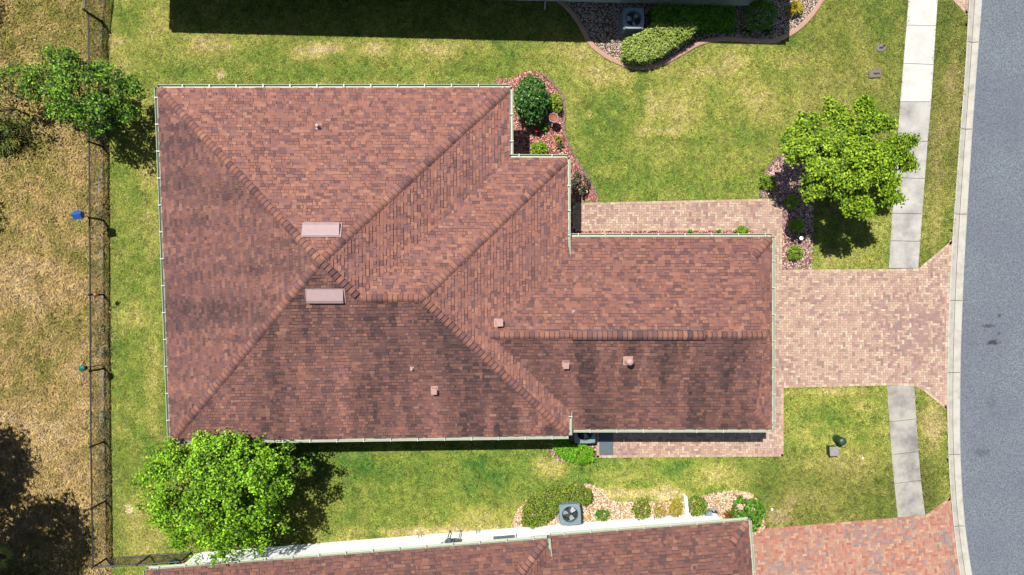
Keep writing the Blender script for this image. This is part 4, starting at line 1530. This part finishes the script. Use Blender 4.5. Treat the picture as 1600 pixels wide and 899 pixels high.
def hedge(poly_px, h, pal, label, leaf=.06, dens=330, name='hedge', cat='hedge', group=None):
    """clipped hedge filling a photo outline of its top"""
    poly = W(poly_px, h)
    cx = sum(p[0] for p in poly) / len(poly); cy = sum(p[1] for p in poly) / len(poly)
    root = empty(name, (cx, cy, 0), 0, label, cat, group)
    loc = [(p[0] - cx, p[1] - cy) for p in poly]
    x, y = sample_poly(loc, dens)
    e = polydist(x, y, loc)
    zt = h * (1 - .28 * np.clip(1 - e / .16, 0, 1) ** 2) + (fbm(x * 3 + cx, y * 3 + cy, 3) - .5) * .3
    C = [np.stack([x, y, zt - rng.uniform(0, .14, len(x))], 1)]
    # sides
    per = sum(math.dist(loc[i], loc[(i + 1) % len(loc)]) for i in range(len(loc)))
    ns = int(per * h * dens * .5)
    t = rng.uniform(0, len(loc), ns); i = t.astype(int) % len(loc); f = (t % 1)[:, None]
    La = np.array(loc); ed = La[i] * (1 - f) + La[(i + 1) % len(loc)] * f
    C.append(np.concatenate([ed * rng.uniform(.9, 1.0, (ns, 1)), rng.uniform(.05, h * .9, (ns, 1))], 1))
    C = np.concatenate(C)
    V, col = foliage_cloud(C, 6, leaf * .6, (leaf * .8, leaf * 1.4), (leaf * .5, leaf * .85), GREEN[pal], np.array([0, 0, -h]))
    np_mesh('foliage', V, 4, col, M['leaf'], root)
    xs_, ys_ = sample_poly(loc, 3)
    m = MB()
    for a, b in list(zip(xs_, ys_))[:30]:
        m.tube([(a, b, 0), (a + R.uniform(-.08, .08), b + R.uniform(-.08, .08), h * .75)], [.02, .008], 5)
    if m.f: m.build('stem', M['bark'], root)
    return root


def tuft_plant(px, py, r_, h, pal, label, n=60, name='grassy_plant', cat='plant', width=.022, group=None):
    """strap leaves arching out from one point"""
    q = P(px, py, h * .4); rr = r_ / S
    root = empty(name, (q.x, q.y, 0), 0, label, cat, group)
    a = rng.uniform(0, 2 * np.pi, n); L = rng.uniform(.55, 1.0, n) * rr
    hh = h * rng.uniform(.6, 1.0, n)
    dirs = np.stack([np.cos(a), np.sin(a)], 1); side = np.stack([-np.sin(a), np.cos(a)], 1) * width
    V = []
    ts = [(0, 0, .6), (.35, .8, 1.0), (.75, .95, .8), (1.0, .6, .05)]
    for (r0, z0, w0), (r1, z1, w1) in zip(ts[:-1], ts[1:]):
        def pt(r_i, z_i, w_i, s_): return np.concatenate([dirs * (L * r_i)[:, None] + side * w_i * s_, (hh * z_i)[:, None]], 1)
        V.append(np.stack([pt(r0, z0, w0, -1), pt(r0, z0, w0, 1), pt(r1, z1, w1, 1), pt(r1, z1, w1, -1)], 1))
    V = np.stack(V, 1).reshape(-1, 3)
    col = np.array(GREEN[pal])[rng.integers(0, len(GREEN[pal]), n)] * (1 + rng.uniform(-.25, .25, (n, 1)))
    np_mesh('leaves', V, 4, np.repeat(col, 12, 0), M['leaf'], root)
    m = MB(); m.lathe((0, 0, 0), [(.05, 0), (.04, .05), (.015, .09)], 8); m.build('stem', M['bark'], root)
    return root


# entrance bed
shrub(831, 155, 28, 36, 1.7, 'dark', 'big rounded glossy dark green bush at the corner of the entrance bed', name='large_shrub', leaf=.085, pz=1.15, dens=2.4)
shrub(868, 162, 11, 15, .7, 'lime', 'lime green oval shrub beside the big dark bush')
shrub(842, 233, 13, 11, .65, 'lime', 'lime green round shrub against the entrance eave gutter', pz=.5)
tuft_plant(848, 198, 12, .3, 'mid', 'small leafy green plant beside the birdbath and red flower', 50)
shrub(906, 287, 16, 17, .8, 'grey', 'grey green loose shrub beside the entrance walkway', name='loose_shrub', leaf=.07, lump=.35, dens=.7)
tuft_plant(873, 218, 8, .25, 'yellow', 'small yellowish plant at the edge of the entrance bed below the birdbath', 26)
tuft_plant(876, 229, 8, .22, 'grey', 'small grey dry plant at the edge of the entrance bed', 22)
rt = empty('red_flower', P(837.5, 208, 0), 0, 'single red flower below the small leafy plant', 'flower')
m = MB(); m.tube([(0, 0, 0), (.01, 0, .3)], .008, 6); m.build('stalk', M['green_plastic'], rt)
m = MB()
for k in range(9):
    t = k * .7; r0 = .13 if k < 5 else .08; z = .34 + (.0 if k < 5 else .03)
    m.add([(0, 0, z), (r0 * .6 * math.cos(t - .5), r0 * .6 * math.sin(t - .5), z + .03), (r0 * math.cos(t), r0 * math.sin(t), z + .02), (r0 * .6 * math.cos(t + .5), r0 * .6 * math.sin(t + .5), z + .03)], [[0, 1, 2, 3]])
m.build('petals', M['red'], rt)
# birdbath
q = P(865, 184.5, .7)
rt = empty('birdbath', (q.x, q.y, 0), 0, 'birdbath with scalloped grey rim and terracotta bowl in the entrance bed', 'birdbath')
rt.scale = (.72, .72, 1)
m = MB(); m.lathe((0, 0, 0), [(.17, 0), (.16, .06), (.08, .1), (.06, .3), (.07, .5), (.12, .6), (.1, .64)], 18); m.build('pedestal', M['greycon'], rt)
m = MB(); sg = 48
prof_b = [(.1, .62), (.22, .66), (.27, .72), (.235, .72), (.2, .69)]
vs_ = []
for j, (r0, z) in enumerate(prof_b):
    for k in range(sg):
        t = 2 * math.pi * k / sg; sc_ = 1 + (.06 * math.cos(8 * t) if r0 > .21 else 0)
        vs_.append((r0 * sc_ * math.cos(t), r0 * sc_ * math.sin(t), z))
m.add(vs_, [[j * sg + k, j * sg + (k + 1) % sg, (j + 1) * sg + (k + 1) % sg, (j + 1) * sg + k] for j in range(len(prof_b) - 1) for k in range(sg)])
m.build('rim', M['greycon'], rt)
m = MB(); m.lathe((0, 0, 0), [(.205, .692), (.15, .672), (.02, .665)], 24); m.build('bowl', M['terracotta'], rt)
for px, r0, l in ((1079, 9, 'left of two low green plants'), (1120, 8, 'middle low green plant')):
    pass
tuft_plant(1078, 366, 9, .3, 'mid', 'low green plant at the far left end of the planting along the garage wall', 30)
tuft_plant(1122, 365, 8, .3, 'mid', 'low green plant at the middle of the planting along the garage wall', 30)
shrub(1160, 361, 13, 7, .5, 'lime', 'spreading lime green plant at the corner end of the strip along the garage wall', name='loose_shrub', lump=.5, dens=.6, leaf=.055)
# front yard tree bed
for px, py, rr, l in ((1200.5, 285, 12.5, 'round clipped lime shrub at the outer tip of the tree bed'), (1246, 354, 11.5, 'round clipped lime shrub just above the garden lamp'), (1244, 395.5, 11.5, 'round clipped lime shrub just below the garden lamp'), (1238, 316, 11, 'round clipped shrub shaded under the front yard tree')):
    shrub(px, py, rr, rr, .55, 'lime', l, group='round clipped shrubs in the tree bed', leaf=.05)
q = P(1246, 374)
rt = empty('garden_lamp', (q.x, q.y, 0), 0, 'small garden path lamp between two round clipped shrubs', 'lamp')
m = MB(); m.tube([(0, 0, 0), (0, 0, .3)], .014, 8); m.build('stake', M['dark'], rt)
m = MB(); m.lathe((0, 0, .26), [(.05, 0), (.075, .02), (.085, .1), (.1, .105), (.1, .12)], 18); m.build('housing', M['dark'], rt)
m = MB(); m.lathe((0, 0, .38), [(.075, 0), (.07, .018), (.04, .032), (.005, .036)], 18); m.build('cap', M['white'], rt)
# north bed
hedge([(976, 62), (990, 56), (1004, 50), (1014, 42), (1024, 34), (1060, 33), (1090, 36), (1093, 44), (1078, 56), (1052, 72), (1034, 85), (1010, 93), (985, 93), (975, 84)], .85, 'pale', 'pale green clipped hedge sweeping down from the air conditioner')
hedge([(1022, 9), (1060, 8), (1150, 9), (1152, 38), (1100, 40), (1022, 35)], .9, 'mid', 'long dark hedge in the shade of the sage green wall', leaf=.07, dens=260)
shrub(1189, 22, 24, 24, 1.25, 'mid', 'big round bush at the shaded end of the sage green wall', name='large_shrub', leaf=.07)
tuft_plant(1241, 15, 16, .5, 'yellow', 'yellow green grassy clump on white gravel at the bed corner', 110)
tuft_plant(1110, 49, 9, .35, 'mid', 'leafy plant in front of the long dark hedge, nearest the pale hedge', 40)
tuft_plant(1138, 50, 10, .35, 'mid', 'leafy plant in front of the long dark hedge, at its middle', 40)
tuft_plant(1168, 50, 9, .35, 'dark', 'leafy plant between the long dark hedge and the round bush', 40)
tuft_plant(1200, 51, 10, .3, 'dark', 'leafy plant below the big round bush', 36)
# bed by the garage air conditioner
hedge([(862, 691), (886, 691), (890, 699), (912, 697), (926, 706), (929, 721), (905, 727), (880, 719), (866, 704)], .6, 'bright', 'bright green clipped hedge beside the garage air conditioner', leaf=.05, dens=420)
# south neighbour's gravel bed
hedge([(816, 824), (818, 800), (828, 781), (850, 769), (876, 764), (905, 763), (924, 770), (926, 785), (914, 791), (880, 789), (868, 806), (850, 822), (833, 826)], .55, 'olive', 'curved dark olive hedge wrapped round the gravel air conditioner', leaf=.05, dens=420)
shrub(941, 806, 11, 9, .4, 'mid', 'small green shrub on gravel beside the curved olive hedge', leaf=.045, lump=.3)
shrub(1003, 798, 14.5, 15.5, .6, 'olive', 'round olive shrub on gravel, nearest the curved hedge', leaf=.05, group='round shrubs along the white wall')
shrub(1032, 799, 9, 12, .4, 'yellow', 'thin yellow green shrub between two round shrubs by the white wall', leaf=.045, lump=.4, dens=.6, group='round shrubs along the white wall')
shrub(1057, 796, 11, 13, .5, 'yellow', 'yellow green shrub beside the white screen', leaf=.05, lump=.25, group='round shrubs along the white wall')
shrub(1090, 792, 16, 16, .65, 'olive', 'round dark olive shrub between the white screen and the utility box', leaf=.05, group='round shrubs along the white wall')
shrub(1172, 805, 24, 23, 1.0, 'mid', 'leafy green bush at the garage corner of the white walled house', name='large_shrub', leaf=.085, lump=.3)
tuft_plant(1142, 806, 14, .35, 'red', 'reddish yellow grassy plant beside the leafy bush at the white garage corner', 60)
# white vinyl screen
a, b = P(1067.5, 773), P(1070.5, 800)
rt = empty('vinyl_screen', ((a.x + b.x) / 2, (a.y + b.y) / 2, 0), math.atan2(b.y - a.y, b.x - a.x), 'narrow white vinyl screen standing between two shrubs by the white wall', 'screen')
Ls = (b - a).length
m = MB(); m.box(0, 0, .2, Ls, .05, .34, bev=.006); m.build('panel', M['white'], rt)
m = MB(); m.box(0, 0, .40, Ls + .04, .11, .05, bev=.01); m.build('cap_rail', M['white'], rt)
for sx in (-1, 1):
    m = MB(); m.box(sx * Ls / 2, 0, .22, .1, .1, .44, bev=.01); m.build('post', M['white'], rt)
# utility box by the white wall
q = P(1108, 804, .4)
rt = empty('utility_box', (q.x, q.y, 0), .08, 'pale blue utility box on a concrete pad by the white wall', 'utility box')
m = MB(); m.box(.12, -.1, .04, .7, .42, .08, bev=.01); m.build('pad', M['greycon'], rt)
m = MB(); m.box(0, 0, .25, .26, .2, .36, bev=.02); m.build('cabinet', M['ac'], rt)
m = MB(); m.tube([(.2, .02, .08), (.2, .02, .3), (.28, .02, .34), (.36, .0, .3), (.36, 0, .08)], .025, 8); m.box(.28, .04, .36, .1, .06, .08, bev=.01); m.build('valve', M['dark'], rt)
# green object by the white corner
q = P(270, 881, .3)
m = MB(); m.lathe((q.x, q.y, 0), [(.11, 0), (.14, .28), (.155, .29), (.155, .32), (.13, .32), (.11, .06)], 18)
tag(m.build('garden_bucket', M['teal']), 'small green tub at the corner of the white walled house', 'tub')

# ================================================================== utilities in the lawns
q = P(1376, 76)
rt = empty('meter_lid', (q.x, q.y, 0), .1, 'oval grey meter lid sunk in the lawn near the pavement', 'meter lid', 'meter lids in the lawn')
m = MB(); m.lathe((0, 0, 0), [(.22, -.02), (.22, .05), (.2, .06), (.01, .062)], 24); m.v = [(p[0], p[1] * .72, p[2]) for p in m.v]; m.build('lid', M['lidgrey'], rt)
m = MB(); m.box(-.0, 0, .064, .16, .08, .006); m.lathe((.12, .07, .062), [(.05, 0), (.05, .004), (.005, .005)], 12); m.build('mark', M['lidmark'], rt)
q = P(1366, 117)
rt = empty('meter_lid', (q.x, q.y, 0), .03, 'rounded rectangular grey meter lid raised above the lawn edge', 'meter lid', 'meter lids in the lawn')
m = MB(); m.box(0, 0, .05, .5, .33, .12, bev=.035); m.build('lid', M['lidgrey'], rt)
m = MB(); m.box(-.0, 0, .113, .16, .07, .006); m.box(.13, 0, .113, .07, .07, .006); m.build('mark', M['lidmark'], rt)
q = P(1306.5, 686)
rt = empty('utility_pedestal', (q.x, q.y, 0), 0, 'dark green domed utility pedestal in the lawn', 'pedestal')
m = MB(); m.lathe((0, 0, 0), [(.17, 0), (.17, .1), (.15, .12), (.15, .5)], 20); m.build('body', M['green_plastic'], rt)
m = MB(); m.lathe((0, 0, .5), [(.165, 0), (.165, .04), (.13, .1), (.06, .13), (.005, .135)], 20); m.build('dome', M['green_plastic'], rt)
q = P(1297, 703)
rt = empty('utility_box', (q.x, q.y, 0), .05, 'grey topped low utility box beside the green pedestal', 'utility box')
m = MB(); m.box(0, 0, .16, .33, .35, .32, bev=.02); m.build('body', M['green_plastic'], rt)
m = MB(); m.box(.01, .0, .34, .36, .38, .05, bev=.012); m.build('lid', M['greycon'], rt)
for px, py, l in ((1347, 716, 'white sprinkler cap in the lawn beside the green pedestal'), (1205.5, 796, 'white sprinkler cap in the lawn beside the leafy corner bush'), (1077, 185, 'small grey sprinkler head in the big front lawn')):
    q = P(px, py); m = MB(); m.lathe((q.x, q.y, 0), [(.03, 0), (.03, .05), (.042, .055), (.042, .07), (.02, .075), (.018, .068), (.004, .068)], 16)
    tag(m.build('sprinkler_head', M['lidgrey' if px == 1077 else 'white']), l, 'sprinkler', 'sprinkler heads')


# ================================================================== trees
def tree(name, base, lobes, nclump, nper, leaf, pal, label, trunk_r=.11, spread=.16, group=None, lean=None, up=.9, cj=.3, gap=.0):
    root = empty(name, (base[0], base[1], 0), 0, label, 'tree', group)
    w = np.array([l[3] * l[4] for l in lobes]); w = w / w.sum()
    pts = []
    for l, f in zip(lobes, w):
        m_ = int(nclump * f) + 3
        d = unit(rng.normal(0, 1, (m_ * 3, 3))); d = d[d[:, 2] > -.55][:m_]
        rad = (.62 if len(lobes) < 15 else .45) + .38 * np.sqrt(rng.random(len(d))) + (vnoise(d[:, 0] * 3 + l[0] * 7, d[:, 1] * 3 + l[1] * 5) - .5) * .4
        if gap:
            g_ = vnoise(d[:, 0] * 4 + 11 + l[0], d[:, 1] * 4 + d[:, 2] * 3 + l[1]); keep = g_ > gap; d = d[keep]; rad = rad[keep]
        pts.append(np.array(l[:3]) + d * rad[:, None] * np.array(l[3:6]))
    C = np.concatenate(pts)
    cc = C.mean(0); cc[2] -= .6
    V, col = foliage_cloud(C, nper, spread, (leaf * .8, leaf * 1.35), (leaf * .5, leaf * .85), pal, cc, up=up, clump_jit=cj)
    np_mesh('crown', V, 4, col, M['leaf'], root)
    m = MB()
    zb = min(l[2] - l[5] for l in lobes)
    zt = max(zb + .3, .9)
    m.tube([(0, 0, -.05), (.02, .01, zt * .5), (.0, .03, zt)], [trunk_r * 1.25, trunk_r, trunk_r * .85], 12)
    tops = C[rng.choice(len(C), min(16, len(C)), replace=False)]
    for t in tops:
        mid = Vector((t[0] * .45, t[1] * .45, zt + (t[2] - zt) * .55))
        m.tube([(0, .03, zt - .08), mid, Vector(t)], [trunk_r * .5, trunk_r * .3, .012], 6)
    m.build('trunk', M['bark'], root)
    return root


SWT = [A(124, 176, 24, 1.55), A(142, 192, 34, 1.55), A(100, 152, 20, 1.35), A(164, 206, 52, 1.55), A(70, 118, 18, 1.2)]
cx, cy = -10.55, -7.35
tree('shade_tree', (cx, cy), [(0, 0, 3.2, 2.5, 2.2, 1.5), (-1.2, .5, 3.0, 1.8, 1.5, 1.2), (1.2, .6, 3.2, 1.75, 1.6, 1.3), (.2, -1.0, 3.0, 2.1, 1.45, 1.2), (.7, 1.3, 3.7, 1.4, .9, .9), (-.9, -.9, 2.8, 1.6, 1.3, 1.1)], 760, 46, .10, SWT, 'broad bright green tree overhanging the lower left roof corner', trunk_r=.14, spread=.12, gap=.32, cj=.42)
FT = [A(140, 176, 24, 1.4), A(160, 190, 32, 1.45), A(108, 150, 24, 1.25), A(74, 116, 24, 1.1), A(174, 202, 52, 1.45)]
sprays = []
for ring, (rr_, zz_, nn_) in enumerate(((.25, 4.3, 4), (.85, 4.05, 10), (1.4, 3.75, 14), (1.95, 3.35, 13))):
    for q_ in range(nn_):
        t_ = 2 * math.pi * (q_ + .5 * (ring % 2)) / nn_ + R.uniform(-.22, .22)
        e_ = 1.04 if math.cos(t_ - .55) > 0 else .92
        r_ = rr_ * e_ * R.uniform(.85, 1.12)
        sprays.append((r_ * math.cos(t_) * 1.06, r_ * math.sin(t_) * .93 + .05, zz_ + R.uniform(-.3, .25), R.uniform(.36, .5), R.uniform(.33, .46), R.uniform(.18, .28)))
tree('ornamental_tree', (11.95, 4.5), sprays, 480, 56, .10, FT, 'yellow green clumpy tree rising from the mulch bed beside the pavement', trunk_r=.09, spread=np.array([.085, .085, .06]), up=1.3, cj=.3)
NT = [A(76, 120, 20, 1.5), A(100, 146, 26, 1.55), A(54, 94, 20, 1.3), A(124, 168, 40, 1.55), A(34, 64, 18, 1.2), A(138, 172, 56, 1.55)]
tree('field_tree', (-16.95, 7.0), [(1.75, 0.10, 3.00, 1.35, 1.10, 1.10), (0.65, 0.30, 2.70, 1.35, 1.20, 1.00), (1.05, 0.90, 2.90, 1.00, 0.70, 0.80), (-0.25, 0.50, 2.30, 0.95, 0.80, 0.80), (2.45, -0.30, 2.90, 0.80, 0.85, 0.80), (1.55, -0.70, 2.60, 1.00, 0.70, 0.80), (-1.60, 0.70, 2.10, 0.90, 0.50, 0.50), (0.25, 1.45, 2.60, 0.55, 0.40, 0.40), (2.95, 0.20, 2.80, 0.50, 0.50, 0.50)], 330, 38, .095, NT, 'dark green tree leaning over the long fence at the upper left', trunk_r=.12, spread=.12, gap=.33, cj=.42)
tree('field_tree', (-19.6, 7.0), [(0, 0, 1.3, 1.4, 1.3, .8), (-.9, -.6, 1.2, .9, .9, .6), (.5, .9, 1.2, .9, .7, .6)], 80, 26, .11, [A(118, 138, 48), A(96, 122, 40), A(140, 152, 66), A(82, 104, 36)], 'thin pale green sapling in the field beside the dark green tree', trunk_r=.04, spread=.2, gap=.4)
# trees just outside the frame whose shadows fall into the field
for bx, by, z, rr, l in ((-20.7, -8.5, 6.0, 1.9, 'tall field tree shading the lower left corner'), (-22.9, -5.4, 6.0, 1.6, 'tall field tree shading the lower left edge'), (-23.0, 3.9, 3.5, 1.0, 'field tree shading the left edge at mid height'), (-23.4, 12.4, 4.2, 1.2, 'field tree shading the upper left corner'), (-22.0, -11.2, 5.0, 1.6, 'field tree shading the lowest left corner')):
    tree('field_tree', (bx, by), [(0, 0, z, rr, rr, rr * .8), (rr * .5, rr * .3, z + .3, rr * .7, rr * .7, rr * .6), (-rr * .4, -rr * .4, z - .3, rr * .8, rr * .8, rr * .6)], 330, 30, .16, NT, l, trunk_r=.09, spread=.24, group='trees standing in the dry field', gap=.25)


def palmetto(px, py, h, label, nf=11, L=.75):
    q = P(px, py, h * .5)
    root = empty('palmetto', (q.x, q.y, 0), 0, label, 'palm')
    V = []; cols = []
    for k in range(nf):
        t = k * 2.4 + R.random(); rr = R.uniform(.15, .4)
        c = Vector((rr * math.cos(t), rr * math.sin(t), h * R.uniform(.6, 1.0)))
        cc = np.array(A(*R.choice([(170, 172, 62), (128, 146, 50), (192, 190, 90), (104, 126, 44)])))
        for j in range(13):
            a_ = t + (j - 6) * .22
            ll = L * R.uniform(.75, 1.0) * (1 - .03 * abs(j - 6))
            e = c + Vector((ll * math.cos(a_), ll * math.sin(a_), -.12 * R.random()))
            s_ = Vector((-math.sin(a_), math.cos(a_), 0)) * .022
            mid = c.lerp(e, .45) + Vector((0, 0, .05))
            V += [c, mid - s_, e, mid + s_]; cols += [cc * R.uniform(.8, 1.2)] * 4
    np_mesh('fronds', np.array([tuple(v) for v in V]), 4, np.array(cols), M['leaf'], root)
    m = MB()
    for k in range(nf):
        t = k * 2.4
        m.tube([(0, 0, 0), (.15 * math.cos(t), .15 * math.sin(t), h * .5), (.28 * math.cos(t), .28 * math.sin(t), h * .8)], .012, 5)
    m.build('stem', M['bark'], root)


palmetto(8, 212, .6, 'yellow green palmetto at the upper left edge of the dry field')
palmetto(0, 872, .5, 'yellow green palmetto at the lower left corner of the dry field', 7, .5)

# ================================================================== grass
def blades(x, y, n_per, rad, L, Wd, lift, colfn, jit, name, mat='grass', bj=.22):
    """tufts at (x,y): n_per blades each, triangles"""
    n = len(x)
    tj = 1 + rng.uniform(-jit, jit, (n, 1))
    base_c = colfn(x, y)
    X = np.repeat(x, n_per) + rng.normal(0, rad, n * n_per); Y = np.repeat(y, n_per) + rng.normal(0, rad, n * n_per)
    a = rng.uniform(0, 2 * np.pi, n * n_per)
    l = rng.uniform(*L, n * n_per); w = rng.uniform(*Wd, n * n_per) / 2
    hz = np.repeat(rng.uniform(.55, 1.25, n), n_per) * rng.uniform(*lift, n * n_per)
    dx, dy = np.cos(a), np.sin(a)
    b0 = np.stack([X - dy * w, Y + dx * w, hz * .25], 1); b1 = np.stack([X + dy * w, Y - dx * w, hz * .25], 1)
    m0 = np.stack([X + dx * l * .55 - dy * w, Y + dy * l * .55 + dx * w, hz], 1); m1 = np.stack([X + dx * l * .55 + dy * w, Y + dy * l * .55 - dx * w, hz], 1)
    t = np.stack([X + dx * l, Y + dy * l, hz * .8], 1)
    V = np.stack([b0, b1, m1, t, m0], 1).reshape(-1, 3)
    c = np.repeat(base_c * tj, n_per, 0) * (1 + rng.uniform(-bj, bj, (n * n_per, 1)))
    o = np_mesh(name, V, 5, np.repeat(c, 5, 0), M[mat])
    return tag(o, kind='stuff')


X0, X1, Y0, Y1 = -22.8, 22.0, -14.5, 14.5
hw_main = offset_poly(main_plan, .48)
a_s = math.atan2(1.14, 14.57)


def to_local(x, y, o, rz):
    dx = x - o[0]; dy = y - o[1]
    return dx * math.cos(rz) + dy * math.sin(rz), -dx * math.sin(rz) + dy * math.cos(rz)


def lawn_ok(x, y):
    ok = (x > fence_x(y) + .12) & (x < kerb_x(y) - .02)
    for pl in (w_walk_n, w_walk_s, w_drive, w_drive_s, w_drive_n, w_bed_front, w_bed_tree, w_bed_ac, w_bed_n, w_bed_s, hw_main):
        ok &= ~inside(x, y, pl)
    ok &= ~((x > 1) & (x < gE - .48) & (y > gS + .48) & (y < gN - .48))
    lx, ly = to_local(x, y, (so.x, so.y), a_s); ok &= ~((ly < -.5) & (lx > -14.1) & (lx < 6.9))
    lx, ly = to_local(x, y, (3.33, 11.07), math.pi - math.radians(1.35)); ok &= ~((ly < -.5) & (lx < 17.3) & (lx > -6.6))
    # under roofs nobody sees
    ok &= ~((x > -11.5) & (x < 1) & (y > -4) & (y < 6))
    return ok


dens = 200
n = int((X1 - X0) * (Y1 - Y0) * dens)
x = rng.uniform(X0, X1, n); y = rng.uniform(Y0, Y1, n)
ok = lawn_ok(x, y); x = x[ok]; y = y[ok]
lc_, lt_ = lawn_col(x, y)
# bare and dry spots grow thin
keep = rng.random(len(x)) < np.clip(1.55 - .28 * lt_, .25, 1)
x = x[keep]; y = y[keep]
G_GAIN = 2.15
blades(x, y, 12, .045, (.05, .11), (.009, .016), (.02, .05), lambda a, b: lawn_col(a, b)[0] * KALB * G_GAIN, .4, 'lawn_grass', bj=.42)
# dry field
n = int((fence_x(0) - X0 + .8) * (Y1 - Y0) * 120)
x = rng.uniform(X0, fence_x(0) + .6, n); y = rng.uniform(Y0, Y1, n)
ok = x < fence_x(y) + .12; x = x[ok]; y = y[ok]
clump = fbm(x * 2.3 + 7, y * 2.3 + 50, 3)
strip = (x > fence_x(y) - .75)
keep = rng.random(len(x)) < np.where(strip, .3 + .9 * (clump > .52), .35 + 1.1 * clump); x = x[keep]; y = y[keep]
blades(x, y, 14, .06, (.10, .26), (.010, .018), (.03, .13), lambda a, b: field_col(a, b)[0] * KALB * 2.5, .45, 'field_grass')
# scrubby weeds along the foot of the fence
yy = rng.uniform(Y0, 10.5, 700); yy = yy[fbm(yy * 1.1, yy * 0 + 3, 3) > .5]
xx = fence_x(yy) + rng.normal(-.05, .12, len(yy))
wp = np.array([lin(c) for c in ((78, 98, 48), (104, 112, 70), (132, 128, 96), (70, 84, 44))])
blades(xx, yy, 12, .06, (.06, .16), (.012, .022), (.03, .12), lambda a, b: wp[rng.integers(0, 4, len(a))] * KALB * 2.6, .35, 'fence_weeds')
